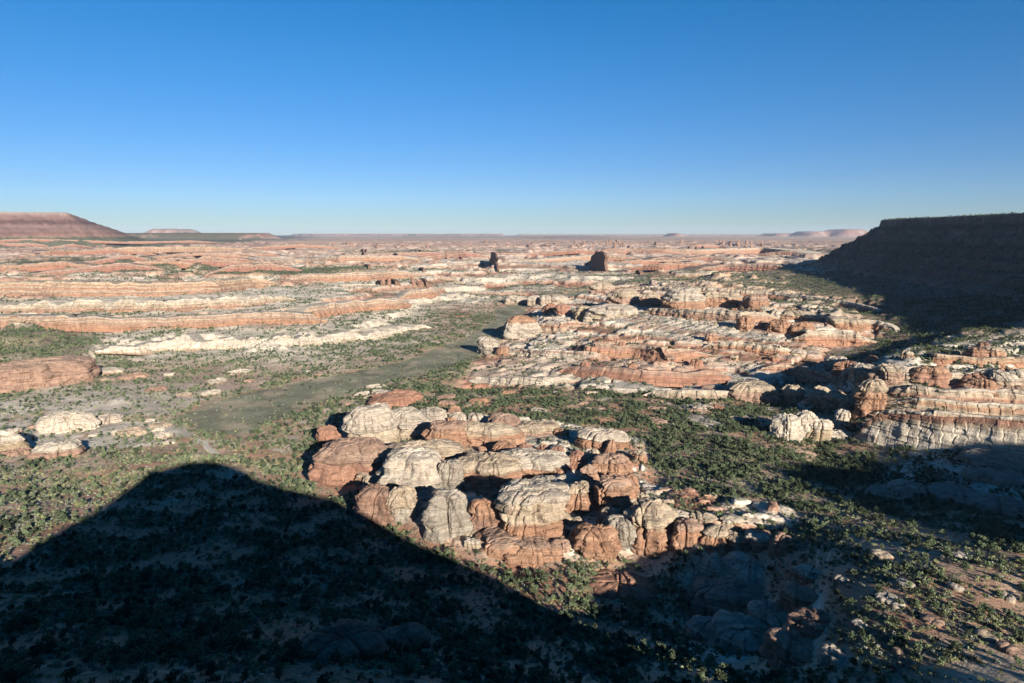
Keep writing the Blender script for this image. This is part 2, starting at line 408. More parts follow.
cc = cc * (1 - (rm * sst(85, 130, Z) * (1 - sst(316, 321, Z)) * .92)[:, None]) + (np.array([.10, .066, .048])[None] + (sst(286, 292, Z) * .10)[:, None] * np.array([1., .85, .7])) * (np.clip(mz, .3, 2.2) * rm * sst(85, 130, Z) * (1 - sst(316, 321, Z)) * .92)[:, None]
# meadow
mm = INF['mead'] * 1.0
mm = 1 - sst(-4, 9, INF['sm'] + 14 * wn + 7 * fine + 6 * mn)
mcol = MEAD[None] * (0.80 + .7 * (sn + .3) + .25 * fine)[:, None]
mcol = tint(mcol, sst(.0, .3, fbm(X / 40, Y / 60, 4)) * .6, TAN * .8)
mcol = tint(mcol, sst(.25, .5, fbm(X / 30 + 40, Y / 30, 3)) * .3, VEG * 1.4)
cc = cc * (1 - mm[:, None]) + mcol * mm[:, None]
# how thickly juniper and brush grow
veg = np.full_like(X, .62)
veg = mix(veg, .20, rockm * (1 - bare_m * .5))
flat = 1 - mix(sst(.25, .6, sl2), sst(.6, 1.1, sl2), 1 - sst(800, 1200, r))
veg = veg * (.25 + .75 * flat) * (1 - .85 * arc) * (1 - .55 * blob(900,600,150,80)) * (1 - .3 * blob(150,480,200,60)) * (1 - .35 * blob(200,355,240,26))
veg += .55 * flat * INF['rock'] * sst(.02, .22, fbm(X / 240 + 60, Y / 120, 4)) 
for b_ in [(120,264,110,7,.95),(45,345,60,20,.75),(290,272,120,3.5,.8),(820,298,120,17,.75),(950,290,130,42,.8),(690,430,150,32,.45),(560,405,130,16,.45),(110,237,170,6,1.),(230,236,80,4,.8),
           (340,445,40,40,.1),(980,350,90,18,.45),(780,250,80,3,.7),(470,251,60,2,.6),(640,279,60,4,.5),(720,480,60,40,.5),(190,370,150,12,.35),(430,320,50,12,.3),(430,400,100,14,.3),
           (840,470,110,20,.4),(560,236.6,60,1.2,.8),(440,236,70,1.3,.6),(330,352,70,7,.2),(480,372,60,8,.3),(400,345,60,10,.3)]:
    veg += blob(*b_[:4]) * b_[4] * (.35 + .65 * flat)
veg *= 1 - .5 * blob(40,505,130,60)
veg *= (1 - mm * .98) * (1 - .72 * (1 - sst(-6, 14, INF['so'])))
veg *= (1 - .55 * (1 - sst(-6, 20, INF['sr'] + 8 * mn)))
veg *= (1 - .6 * blob(150,410,110,14)) * (1 - .5 * blob(60,430,80,20)) * (1 - .7 * (1 - sst(400, 1000, INF['sl'])) * (Z > 230))
veg = np.where(rm > .5, .8, veg)
veg += 1.1 * (1 - sst(190, 235, Z)) * (1 - sst(900, 2600, INF['sl'])) * (Z > 100)
veg = np.clip(veg + .5 * GREEN, 0, 1.3)
STONY = np.clip(.10 + .5 * patch + .35 * fine, 0, .5) * (1 - mm) * (r < 3000) * (1 - rm * .7)
print('masks', round(time.time() - T0, 1))

# ------------------------------------------------------------------ scene helpers
sc_ = bpy.context.scene
C = sc_.collection
def new_mat(name):
    m = bpy.data.materials.new(name); m.use_nodes = True
    nt = m.node_tree; bs = nt.nodes['Principled BSDF']
    bs.inputs['Roughness'].default_value = .92
    bs.inputs['Specular IOR Level'].default_value = .15
    return m, nt, bs
def N(nt, t, **kw):
    n = nt.nodes.new(t)
    for k, v in kw.items(): setattr(n, k, v)
    return n
def noise_node(nt, scale, detail=4, vec=None, rough=.55):
    n = N(nt, 'ShaderNodeTexNoise'); n.inputs['Scale'].default_value = scale; n.inputs['Detail'].default_value = detail; n.inputs['Roughness'].default_value = rough
    if vec is not None: nt.links.new(vec, n.inputs['Vector'])
    return n
def ramp(nt, src, stops):
    n = N(nt, 'ShaderNodeMapRange'); n.inputs['From Min'].default_value, n.inputs['From Max'].default_value = stops[0], stops[1]
    n.inputs['To Min'].default_value, n.inputs['To Max'].default_value = stops[2], stops[3]
    nt.links.new(src, n.inputs['Value']); return n.outputs[0]
def math_(nt, op, a, b=None):
    n = N(nt, 'ShaderNodeMath', operation=op)
    for i, v in enumerate((a, b)):
        if v is None: continue
        if isinstance(v, (int, float)): n.inputs[i].default_value = v
        else: nt.links.new(v, n.inputs[i])
    return n.outputs[0]
def mul_col(nt, c, f):
    n = N(nt, 'ShaderNodeVectorMath', operation='SCALE'); nt.links.new(c, n.inputs[0]); nt.links.new(f, n.inputs['Scale']); return n.outputs[0]
def mixc(nt, f, a, b):
    n = N(nt, 'ShaderNodeMix', data_type='RGBA')
    if isinstance(f, float): n.inputs[0].default_value = f
    else: nt.links.new(f, n.inputs[0])
    for i, v in ((6, a), (7, b)):
        if isinstance(v, tuple): n.inputs[i].default_value = (*v, 1)
        else: nt.links.new(v, n.inputs[i])
    return n.outputs[2]

def ground_material():
    m, nt, bs = new_mat('ground')
    L = nt.links
    geo = N(nt, 'ShaderNodeNewGeometry'); pos = geo.outputs['Position']
    base = N(nt, 'ShaderNodeAttribute', attribute_name='base').outputs['Color']
    vg = N(nt, 'ShaderNodeAttribute', attribute_name='veg').outputs['Fac']
    rk = N(nt, 'ShaderNodeAttribute', attribute_name='rockiness').outputs['Fac']
    # thin horizontal beds and vertical desert varnish
    sc1 = N(nt, 'ShaderNodeVectorMath', operation='MULTIPLY'); sc1.inputs[1].default_value = (.012, .012, .55); L.new(pos, sc1.inputs[0])
    beds = noise_node(nt, 1.0, 4, sc1.outputs[0], .65)
    n1 = noise_node(nt, .5, 5, pos, .65); n2 = noise_node(nt, .045, 4, pos)
    f = ramp(nt, beds.outputs['Fac'], (.3, .7, .66, 1.28))
    f = math_(nt, 'ADD', math_(nt, 'MULTIPLY', math_(nt, 'SUBTRACT', f, 1.0), rk), 1.0)
    f = math_(nt, 'MULTIPLY', f, ramp(nt, n1.outputs['Fac'], (.25, .75, .58, 1.38)))
    f = math_(nt, 'MULTIPLY', f, ramp(nt, n2.outputs['Fac'], (.3, .7, .86, 1.14)))
    c = mul_col(nt, base, f)
    st_ = N(nt, 'ShaderNodeTexVoronoi'); st_.inputs['Scale'].default_value = .42; L.new(pos, st_.inputs['Vector'])
    sr_ = N(nt, 'ShaderNodeSeparateColor'); L.new(st_.outputs['Color'], sr_.inputs[0])
    md_ = N(nt, 'ShaderNodeAttribute', attribute_name='stony').outputs['Fac']
    stn = math_(nt, 'MULTIPLY', math_(nt, 'LESS_THAN', st_.outputs['Distance'], .42), math_(nt, 'LESS_THAN', sr_.outputs[0], md_))
    c = mixc(nt, math_(nt, 'MULTIPLY', stn, .8), c, mixc(nt, sr_.outputs[1], (.46, .39, .30), (.30, .19, .13)))
    # low brush and litter between the shrubs: small clumps, denser where plants grow thicker
    cell = N(nt, 'ShaderNodeTexVoronoi'); cell.inputs['Scale'].default_value = .30; L.new(pos, cell.inputs['Vector'])
    cell2 = N(nt, 'ShaderNodeTexVoronoi'); cell2.inputs['Scale'].default_value = .085; L.new(pos, cell2.inputs['Vector'])
    rnd = N(nt, 'ShaderNodeSeparateColor'); L.new(cell.outputs['Color'], rnd.inputs[0])
    rnd2 = N(nt, 'ShaderNodeSeparateColor'); L.new(cell2.outputs['Color'], rnd2.inputs[0])
    a1 = math_(nt, 'MULTIPLY', math_(nt, 'LESS_THAN', cell.outputs['Distance'], .40), math_(nt, 'LESS_THAN', rnd.outputs[0], math_(nt, 'MULTIPLY', vg, .55)))
    a2 = math_(nt, 'MULTIPLY', math_(nt, 'LESS_THAN', cell2.outputs['Distance'], .46), math_(nt, 'LESS_THAN', rnd2.outputs[1], math_(nt, 'MULTIPLY', vg, .80)))
    dist = N(nt, 'ShaderNodeVectorMath', operation='LENGTH'); L.new(pos, dist.inputs[0])
    farm = ramp(nt, dist.outputs['Value'], (1800., 4200., 0., 1.))   # real plants stand on the near ground; far brush is ground cover
    a2 = math_(nt, 'MULTIPLY', a2, farm)
    vc1 = mixc(nt, rnd.outputs[1], (.10, .105, .07), (.17, .15, .11))
    c = mixc(nt, math_(nt, 'MULTIPLY', a1, .6), c, vc1)
    c = mixc(nt, math_(nt, 'MULTIPLY', a2, .95), c, (.050, .062, .038))
    solid = ramp(nt, vg, (.85, 1.15, 0., .75)); solid = math_(nt, 'MULTIPLY', solid, farm)
    c = mixc(nt, solid, c, (.050, .060, .036))
    L.new(c, bs.inputs['Base Color'])
    bp = N(nt, 'ShaderNodeBump'); bp.inputs['Strength'].default_value = .9; bp.inputs['Distance'].default_value = 1.1
    hgt = math_(nt, 'ADD', math_(nt, 'MULTIPLY', beds.outputs['Fac'], 1.2), math_(nt, 'MULTIPLY', n1.outputs['Fac'], .9))
    L.new(hgt, bp.inputs['Height']); L.new(bp.outputs[0], bs.inputs['Normal'])
    return m
def rock_material():
    m, nt, bs = new_mat('sandstone')
    L = nt.links
    geo = N(nt, 'ShaderNodeNewGeometry'); pos = geo.outputs['Position']
    base = N(nt, 'ShaderNodeAttribute', attribute_name='base').outputs['Color']
    sc1 = N(nt, 'ShaderNodeVectorMath', operation='MULTIPLY'); sc1.inputs[1].default_value = (.03, .03, 1.1); L.new(pos, sc1.inputs[0])
    wob = N(nt, 'ShaderNodeVectorMath', operation='ADD'); L.new(sc1.outputs[0], wob.inputs[0])
    beds = noise_node(nt, 1.0, 4, wob.outputs[0], .6)
    sc2 = N(nt, 'ShaderNodeVectorMath', operation='MULTIPLY'); sc2.inputs[1].default_value = (.42, .42, .035); L.new(pos, sc2.inputs[0])
    strk = noise_node(nt, 1.0, 4, sc2.outputs[0], .6)
    n1 = noise_node(nt, .6, 6, pos, .62); n2 = noise_node(nt, .11, 4, pos)
    f = ramp(nt, beds.outputs['Fac'], (.32, .68, .80, 1.16))
    f = math_(nt, 'MULTIPLY', f, ramp(nt, n1.outputs['Fac'], (.28, .72, .78, 1.2)))
    f = math_(nt, 'MULTIPLY', f, ramp(nt, n2.outputs['Fac'], (.3, .7, .84, 1.14)))
    c = mul_col(nt, base, f)
    sep = N(nt, 'ShaderNodeSeparateXYZ'); L.new(geo.outputs['Normal'], sep.inputs[0])
    steep = ramp(nt, sep.outputs[2], (.2, .65, 1., 0.))
    sk = math_(nt, 'MULTIPLY', ramp(nt, strk.outputs['Fac'], (.50, .65, 0., .68)), steep)
    c = mixc(nt, sk, c, (.115, .062, .045))
    # lichen, sand and brush in the hollows of the flat tops
    top = ramp(nt, sep.outputs[2], (.8, .97, 0., 1.))
    sp = noise_node(nt, .33, 5, pos, .7)
    c = mixc(nt, math_(nt, 'MULTIPLY', top, ramp(nt, sp.outputs['Fac'], (.56, .62, 0., .7))), c, (.085, .085, .055))
    # joints
    ck = N(nt, 'ShaderNodeTexVoronoi', feature='DISTANCE_TO_EDGE'); ck.inputs['Scale'].default_value = 1.0
    sc3 = N(nt, 'ShaderNodeVectorMath', operation='MULTIPLY'); sc3.inputs[1].default_value = (.055, .055, .05)
    nz = noise_node(nt, .12, 4, pos); ad = N(nt, 'ShaderNodeVectorMath', operation='MULTIPLY_ADD'); ad.inputs[1].default_value = (9, 9, 9)
    L.new(nz.outputs['Color'], ad.inputs[0]); L.new(pos, ad.inputs[2]); L.new(ad.outputs[0], sc3.inputs[0]); L.new(sc3.outputs[0], ck.inputs['Vector'])
    crack = ramp(nt, ck.outputs['Distance'], (0., .035, 1., 0.))
    jm = noise_node(nt, .05, 2, pos); crack = math_(nt, 'MULTIPLY', crack, ramp(nt, jm.outputs['Fac'], (.5, .62, 0., 1.)))
    c = mixc(nt, math_(nt, 'MULTIPLY', crack, .5), c, (.10, .055, .035))
    L.new(c, bs.inputs['Base Color'])
    bp = N(nt, 'ShaderNodeBump'); bp.inputs['Strength'].default_value = .85; bp.inputs['Distance'].default_value = 1.0
    hgt = math_(nt, 'ADD', math_(nt, 'MULTIPLY', beds.outputs['Fac'], 1.3), math_(nt, 'MULTIPLY', n1.outputs['Fac'], 1.1))
    hgt = math_(nt, 'SUBTRACT', hgt, math_(nt, 'MULTIPLY', crack, .8))
    L.new(hgt, bp.inputs['Height']); L.new(bp.outputs[0], bs.inputs['Normal'])
    return m
def leaf_material(name, a, b):
    m, nt, bs = new_mat(name)
    oi = N(nt, 'ShaderNodeObjectInfo'); geo = N(nt, 'ShaderNodeNewGeometry')
    n = noise_node(nt, .09, 3, geo.outputs['Position'])
    c = mixc(nt, math_(nt, 'FRACT', math_(nt, 'ADD', ramp(nt, n.outputs['Fac'], (.35, .65, 0., .5)), math_(nt, 'MULTIPLY', oi.outputs['Random'], .49))), a, b)
    f = math_(nt, 'MULTIPLY', ramp(nt, geo.outputs['Random Per Island'], (0., 1., .75, 1.3)), ramp(nt, oi.outputs['Random'], (0., 1., .5, 1.7)))
    c = mul_col(nt, c, f)
    nt.links.new(c, bs.inputs['Base Color']); bs.inputs['Roughness'].default_value = .8
    return m
M_G, M_R = ground_material(), rock_material()
M_JUN = leaf_material('juniper_leaves', (.050, .066, .036), (.078, .096, .048))
M_BR = leaf_material('brush_leaves', (.13, .145, .075), (.17, .175, .08))
M_SG = leaf_material('sage_leaves', (.15, .145, .115), (.12, .13, .10))
M_BARK, _nt, _bs = new_mat('bark'); 
_n = noise_node(_nt, 3., 3); _nt.links.new(mixc(_nt, _n.outputs['Fac'], (.10, .075, .055), (.19, .155, .12)), _bs.inputs['Base Color'])

def mesh_from(name, V, Fc, mat, smooth=False, cols=None, parent=None, **attrs):
    me = bpy.data.meshes.new(name)
    V = np.asarray(V, np.float32); Fc = np.asarray(Fc, np.int32)
    k = Fc.shape[1]
    me.vertices.add(len(V)); me.vertices.foreach_set('co', V.ravel())
    me.loops.add(Fc.size); me.loops.foreach_set('vertex_index', Fc.ravel())
    me.polygons.add(len(Fc)); me.polygons.foreach_set('loop_start', np.arange(0, Fc.size, k, dtype=np.int32))
    me.update(calc_edges=True)
    me.polygons.foreach_set('use_smooth', np.full(len(Fc), smooth))
    if cols is not None:
        a = me.attributes.new('base', 'FLOAT_COLOR', 'POINT')
        a.data.foreach_set('color', np.c_[cols, np.ones(len(V))].astype(np.float32).ravel())
    for kk, v in attrs.items():
        a = me.attributes.new(kk, 'FLOAT', 'POINT'); a.data.foreach_set('value', v.astype(np.float32))
    me.materials.append(mat)
    o = bpy.data.objects.new(name, me); C.objects.link(o)
    if parent: o.parent = parent
    return o
def tag(o, label=None, cat=None, group=None, kind=None):
    for k, v in (('label', label), ('category', cat), ('group', group), ('kind', kind)):
        if v: o[k] = v
    return o

# ------------------------------------------------------------------ terrain meshes
idx = np.arange(NR * NA).reshape(NR, NA)
a = idx[:-1, :]; b = np.roll(idx, -1, axis=1)[:-1, :]; c_ = np.roll(idx, -1, axis=1)[1:, :]; d_ = idx[1:, :]
FC = np.stack([a, b, c_, d_], -1).reshape(-1, 4)[:, ::-1]
hub = FC[:0]
VV = np.c_[GX, GY, GZ]
fcx = GX[FC].mean(1); fcy = GY[FC].mean(1)
f0 = FC[:, 0]
isM = mm[f0] > .5
isR = (~isM) & (rm[f0] > .5)
isL = (~isM) & (INF['sl'][f0] < 700) & (Z[f0] > 235) & (Y[f0] > 0)
isB = (r[f0] < 120) | ((Y[f0] < 100) & (Z[f0] > 120) & ~isR)
isF = (r[f0] > 9000) & ~isL
def part_mesh(name, m):
    fs = FC[m]; u, inv = np.unique(fs.ravel(), return_inverse=True)
    return mesh_from(name, VV[u], inv.reshape(-1, 4), M_G, True, cc[u], veg=veg[u], rockiness=rockm[u], stony=STONY[u])
rest = ~(isM | isR | isL | isB | isF)
for nm, m in (('terrain', rest), ('meadow_ground', isM & ~isB & ~isF), ('mesa_hill', isR), ('far_mesa_hill', isL & ~isB), ('overlook_hill', isB), ('distant_terrain', isF)):
    if m.any(): tag(part_mesh(nm, m), kind='structure')
print('terrain mesh', round(time.time() - T0, 1))

def hit(px, py, D=None):
    """the ground that the photograph shows at px, py: first place where the line of sight meets the terrain"""
    u = 341.5 - py
    f = F * CP + u * SP; v = u * CP - F * SP; x = px - 512
    az = math.atan2(x, f); tn = v / math.hypot(x, f)
    i = int(np.clip(round((az - AZS[0]) / st), 0, ND - 1))
    if D is None:
        j = int(np.argmax(HORI[:, i] >= tn)) if HORI[-1, i] >= tn else int(np.searchsorted(RS, 14000))
        D = RS[min(j, NR - 2)]
    X_, Y_ = math.sin(az) * D, math.cos(az) * D
    return X_, Y_, float(ground(X_, Y_)[0]), D
# ------------------------------------------------------------------ sandstone domes, blocks and ledges, each a thing of its own
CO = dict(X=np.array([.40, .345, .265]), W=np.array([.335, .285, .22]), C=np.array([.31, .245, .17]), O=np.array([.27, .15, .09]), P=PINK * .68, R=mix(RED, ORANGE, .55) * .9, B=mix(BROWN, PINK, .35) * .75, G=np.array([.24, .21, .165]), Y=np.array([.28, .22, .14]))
def rock_mesh(cx, cy, z0, W, D, Hh, p, e, lo, hi, cap, rot, seed, npx, hpx, tilt=0.0):
    rg = np.random.default_rng(seed)
    nt_ = int(np.clip(npx * 3.0, 20, 190)); nf = int(np.clip(hpx * 2.6, 9, 80))
    th = np.linspace(0, 2 * np.pi, nt_, endpoint=False)
    ph = np.linspace(0, 1, nf) ** .9 * np.pi / 2
    TH, PH = np.meshgrid(th, ph)
    a, b = W / 2, D / 2
    pr = (np.abs(np.cos(TH) / a) ** e + np.abs(np.sin(TH) / b) ** e) ** (-1 / e)
    s = rg.random() * 50
    k1 = 1.3; k2 = 3.1
    pr = pr * 1.0 * (1 + .22 * perlin(np.cos(TH) * k1 + s, np.sin(TH) * k1) + .09 * perlin(np.cos(TH) * k2 + s, np.sin(TH) * k2 + 9))
    t = np.sin(PH) ** (2 / p); rho = np.cos(PH) ** (2 / max(2.0, p * .9))
    r0 = min(W, D) / 2
    zz = z0 + t * Hh
    # beds: harder layers stand out, softer ones are cut back; joints split the faces into blocks
    bs_ = np.clip(r0 / 13, .25, 1.0)
    wz = zz + 1.0 * perlin(TH * 1.2 + s, zz * .02) + .035 * cx
    def steps(v, sd_):
        i_ = np.floor(v).astype(np.int64); f_ = v - i_
        h0 = _val[_perm[(i_ + sd_) & 4095]]; h1 = _val[_perm[(i_ + 1 + sd_) & 4095]]
        return h0 + (h1 - h0) * sst(.78, 1., f_)
    led = 3.0 * (steps(wz / 5.2, 3) - .5) + 1.3 * (steps(wz / 1.9, 55) - .5)
    if cap > 0:
        led = led - 1.9 * np.exp(-((t - cap) / .045) ** 2) + 1.2 * sst(cap + .02, cap + .1, t)
    rr = pr * rho
    dx = np.cos(TH); dy = np.sin(TH)
    x = rr * dx; y = rr * dy
    nb = max(3, int(2 * np.pi * r0 / 8.5))
    at_ = TH / (2 * np.pi) * nb + .35 * perlin(zz / 6 + s, TH * 1.5) + 40
    ci = np.floor(at_).astype(np.int64); cf = at_ - ci; ci = ci % nb; cn_ = (ci + 1) % nb
    bed_i = np.floor(wz / 7.5).astype(np.int64)
    h0 = _val[_h2(ci + int(s * 31), bed_i)]; h1 = _val[_h2(cn_ + int(s * 31), bed_i)]
    blk = (h0 + (h1 - h0) * sst(.86, 1., cf) - .5) * min(3.6, r0 * .24)
    joint = -np.exp(-(np.minimum(cf, 1 - cf) / .06) ** 2) * min(1.5, r0 * .12) * (h0 > .35)
    lam = max(r0 * .8, 4)
    bul = .17 * r0 * perlin((x + s * 9) / lam + zz * .07, y / lam - zz * .05) + .05 * r0 * perlin(x / lam * 2.7 + s, y / lam * 2.7 + zz * .16)
    side = np.cos(PH) ** .5
    rad = (led * bs_ + bul + blk + joint) * side * np.clip(rr / (r0 * .5), 0, 1)
    tp_ = bul * .6 + 1.6 * bs_ * perlin(x / 9 + s, y / 9) + 1.2 * bs_ * perlin(x / 4 + s, y / 4)
    tp_ = mix(tp_, 1.5 * (np.floor(tp_ / 1.5) + sst(.7, 1, tp_ / 1.5 - np.floor(tp_ / 1.5))), .8)
    zo = tp_ * (1 - side * .75)
    for _ in range(int(rg.integers(2, 5)) if r0 > 5 else 1):
        al = rg.normal(.5, .35) + (np.pi / 2 if rg.random() < .4 else 0); c = rg.uniform(-.6, .6) * r0
        dd = np.abs(x * math.sin(al) - y * math.cos(al) - c + 1.2 * perlin(x / 9 + s, y / 9))
        g = np.exp(-(dd / (.45 + .02 * r0)) ** 2) * rg.uniform(.5, 1)
        rad = rad - g * min(2.6, r0 * .22) * side; zo = zo - g * min(2.4, r0 * .2) * (1 - side * .5)
    x = (rr + rad) * dx; y = (rr + rad) * dy; z = zz + zo
    shx, shy = rg.normal(0, .13, 2)
    z = z + (tilt + rg.normal(0, .05)) * x * t
    if W < 90: x = x + shx * t * Hh; y = y + shy * t * Hh
    c_, s_ = math.cos(rot), math.sin(rot)
    x, y = x * c_ - y * s_, x * s_ + y * c_
    # closing point at the top
    V = np.c_[x.ravel(), y.ravel(), (z - z0).ravel()]
    i = np.arange(nf - 1)[:, None] * nt_; j = np.arange(nt_)[None]
    Fq = np.stack([i + j, i + (j + 1) % nt_, i + nt_ + (j + 1) % nt_, i + nt_ + j], -1).reshape(-1, 4)
    zc = V[:, 2] + 1.0 * perlin(V[:, 0] / 12 + s, V[:, 1] / 12)
    f = sst(cap - .04, cap + .04, zc / Hh) if cap > 0 else sst(.1, .95, zc / Hh) * (1 if cap == 0 else 0)
    cl = lo[None] * (1 - f[:, None]) + hi[None] * f[:, None]
    zb_ = zc + z0 + .035 * (cx + V[:, 0])
    cl = mix(cl, beds2(zc + z0, cx + V[:, 0], cy + V[:, 1]) * .66, .10)
    cl = cl * (.74 + .34 * noise1(zb_ * .55, 3) + .20 * noise1(zb_ * 1.9, 8))[:, None] * (1 + .12 * perlin(V[:, 0] / 7 + s, V[:, 1] / 7 + V[:, 2] / 6))[:, None]
    return V, Fq, cl
ROCKXY = []
def add_rock(px, py, w, h, label, lo='O', hi='C', cap=.62, p=3.6, e=2.8, depth=.8, rot=0, name='sandstone_block', cat='rock', group=None, tilt=0., sink=3.5, seed=None, topple=None):
    X0, Y0, zg, _D = hit(px, py)
    dist = math.hypot(X0, Y0, H - zg); el = (H - zg) / dist
    W = w * dist / F * (1.0 if py > 400 else 1.06); D = W * depth
    hh = h * dist / F * (1.04 if 400 < py < 600 else 1.0)
    Hh = hh if depth > 3 else max((hh - .45 * D * el) / math.sqrt(1 - el * el), hh * .5, W * .16)
    u = np.array([X0, Y0]) / math.hypot(X0, Y0)
    cx, cy = X0 + u[0] * D * .45, Y0 + u[1] * D * .45
    seed = seed or int(px * 7 + py * 131)
    az = -math.atan2(X0, Y0)
    V, Fq, cl = rock_mesh(cx, cy, zg - sink, W, D, Hh + sink, p, e, CO[lo], CO[hi], cap, R(rot) + az, seed, w, h + 6, tilt)
    o = mesh_from(name, V, Fq, M_R, False, cl)
    o.location = (cx, cy, zg - sink)
    tag(o, label, cat, group)
    ROCKXY.append((cx, cy, max(W, D) / 2 + 1.5, o, min(W, D) / 2))
    return o
def wall(pts, label, bands, lean=.35, back=30, name='sandstone_ledge', sink=3, seed=1, rough=1.0, wav=.22, far_=False):
    """a long ledge following a line on the ground: (px, py, height in px) along its foot"""
    W_ = []
    mid = pts[len(pts) // 2]; Dm = hit(mid[0], mid[1])[3]
    for (px, py, h) in pts:
        X0, Y0, zg, D_ = hit(px, py)
        if far_ or Dm > 2600: X0, Y0, zg, D_ = hit(px, py, float(np.clip(D_, Dm * (.985 if far_ else .93), Dm * (1.015 if far_ else 1.07))))
        W_.append((X0, Y0, zg, h * math.hypot(X0, Y0, H - zg) / F))
    W_ = np.array(W_); sd = np.r_[0, np.cumsum(np.hypot(*np.diff(W_[:, :2], axis=0).T))]
    n = int(np.clip(sd[-1] / (.0011 * W_[:, 1].mean()), 40, 700)); u = np.linspace(0, sd[-1], n)
    X_, Y_, Zg, Hh = [np.interp(u, sd, W_[:, k]) for k in range(4)]
    ks = max(3, n // 14) | 1; ker = np.hanning(ks + 2)[1:-1]; ker /= ker.sum()
    X_, Y_, Zg, Hh = [np.convolve(np.pad(q, ks // 2, mode='edge'), ker, 'valid') for q in (X_, Y_, Zg, Hh)]
    tx, ty = np.gradient(X_), np.gradient(Y_); L_ = np.hypot(tx, ty); nx, ny = -ty / L_, tx / L_
    if (nx * X_ + ny * Y_).mean() < 0: nx, ny = -nx, -ny
    big_ = max(1., sd[-1] / 300); sc_alop = rough * (10 * big_ * fbm(u / (60 * big_) + seed, u * 0 + seed, 4) + 4 * fbm(u / 22 + seed, u * 0, 3))
    end = np.clip(np.minimum(u, sd[-1] - u) / (Hh.max() * (1.6 if wav > .1 else .7)), 0, 1) ** (.6 if wav > .1 else .35)
    Hh = Hh * end * (1 + wav * fbm(u / 45 + 9, u * 0 + seed, 3))
    nv = int(np.clip(pts[0][2] * 2.5 + 10, 16, 90)); vv = np.linspace(0, 1, nv)
    tops = np.linspace(0, 1, 14)[1:] ** 1.4
    U = np.r_[[u] * (nv + 13)]; 
    rows = []; cols_ = []
    cs = np.array([b_[0] for b_ in bands])
    def steps(v, sd_):
        i_ = np.floor(v).astype(np.int64); f_ = v - i_
        a_, b_ = _val[_perm[(i_ + sd_) & 4095]], _val[_perm[(i_ + 1 + sd_) & 4095]]
        return a_ + (b_ - a_) * sst(.75, 1, f_)
    for k in range(nv + 13):
        v = vv[k] if k < nv else 1.0
        z = Zg - sink + v * (Hh + sink); ext = 0 if k < nv else tops[k - nv] * back
        led = 3.2 * (steps(z / 4.6 + .035 * X_ / 4.6, 3) - .5) + 1.4 * (steps(z / 1.7, 9) - .5)
        ci = np.floor(u / 11 + .5 * noise1(z / 5, 3)).astype(np.int64); cf = u / 11 + .5 * noise1(z / 5, 3) - ci
        bi = np.floor(z / 8).astype(np.int64)
        blk = (_val[_h2(ci + seed * 7, bi)] - .5) * 3.4 * (1 - sst(.9, 1, cf)) - 1.0 * np.exp(-(np.minimum(cf, 1 - cf) / .05) ** 2)
        off = sc_alop * (1 - .0 * v) * .8 + v * Hh * lean - (led + blk) * rough * min(1, .3 + v * 3) + 2 * rough * perlin(u / 9 + seed, z / 7)
        off = off + ext
        rise = 0 if k < nv else -2.0 * tops[k - nv] ** 2 * 4 + 1.2 * fbm(u / 14 + seed, u * 0 + ext / 14, 3) * tops[k - nv]
        rows.append(np.c_[X_ + nx * off, Y_ + ny * off, z + rise])
        c = np.stack([np.interp(np.full(n, v) + .05 * fbm(u / 50, u * 0 + 3, 3), cs, [CO[b_[1]][q] for b_ in bands]) for q in range(3)], -1)
        zb_ = z + .035 * X_
        cols_.append(c * (.76 + .34 * noise1(zb_ * .55, 3) + .2 * noise1(zb_ * 1.9, 8))[:, None] * (1 + .16 * perlin(u / 20 + seed, z / 12))[:, None])
    V = np.concatenate(rows); cl = np.concatenate(cols_)
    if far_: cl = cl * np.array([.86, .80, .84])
    i = np.arange(nv + 12)[:, None] * n; j = np.arange(n - 1)[None]
    Fq = np.stack([i + j, i + j + 1, i + n + j + 1, i + n + j], -1).reshape(-1, 4)
    if (np.cross(V[Fq[5, 1]] - V[Fq[5, 0]], V[Fq[5, 3]] - V[Fq[5, 0]]) * np.array([-X_[0], -Y_[0], 0])).sum() < 0: Fq = Fq[:, ::-1]
    o0 = V.mean(0) * np.array([1, 1, 0])
    o = mesh_from(name, V - o0, Fq, M_R, False, cl); o.location = o0
    return tag(o, label, 'cliff' if 'cliff' in name else 'rock ledge')
# --- the cluster of domes in the middle, far rim first
A = add_rock
K = dict(name='sandstone_dome')
A(395,408,56,15,'low red tilted slab at the back left end of the central dome cluster','R','P',-1,3,2.4,.7,rot=12,name='sandstone_rock')
A(374,444,50,36,'tall cream-white dome at the northwest corner of the central cluster, above the low red slab','C','W',.35,3.2,2.6,.8,**K)
A(408,439,42,28,'white rock hump joined to the right side of the northwest white dome','C','W',.4,3,2.5,.9,**K)
A(432,428,34,20,'white knoll dotted with brush behind the tall orange block','C','W',.3,2.8,2.4,.9,**K)
A(458,428,22,15,'small rounded white knob in the white row along the back rim','W','W',-1,2.6,2.3,.9,**K)
A(477,427,20,14,'second small white knob in the back row, just left of an orange dome','W','W',-1,2.6,2.2,.9,**K)
A(504,433,36,17,'orange-topped broad dome at the back rim behind the long banded ridge','O','P',.5,2.8,2.5,.8,**K)
A(537,436,44,13,'flat cream shelf at the back rim right of the broad orange-topped dome','P','C',.4,3.5,2.8,.7,name='sandstone_ledge')
A(446,452,46,28,'bright orange steep block behind the long cream ridge','O','P',.8,4.6,3.0,.8,**{'name':'sandstone_block'})
A(494,448,62,22,'long pale orange ridge right of the bright orange steep block','O','C',.6,3.6,2.8,.5,name='sandstone_ridge')
A(330,443,22,15,'small brown knob standing alone at the far left tip of the cluster','R','P',-1,2.8,2.4,.9,**K)
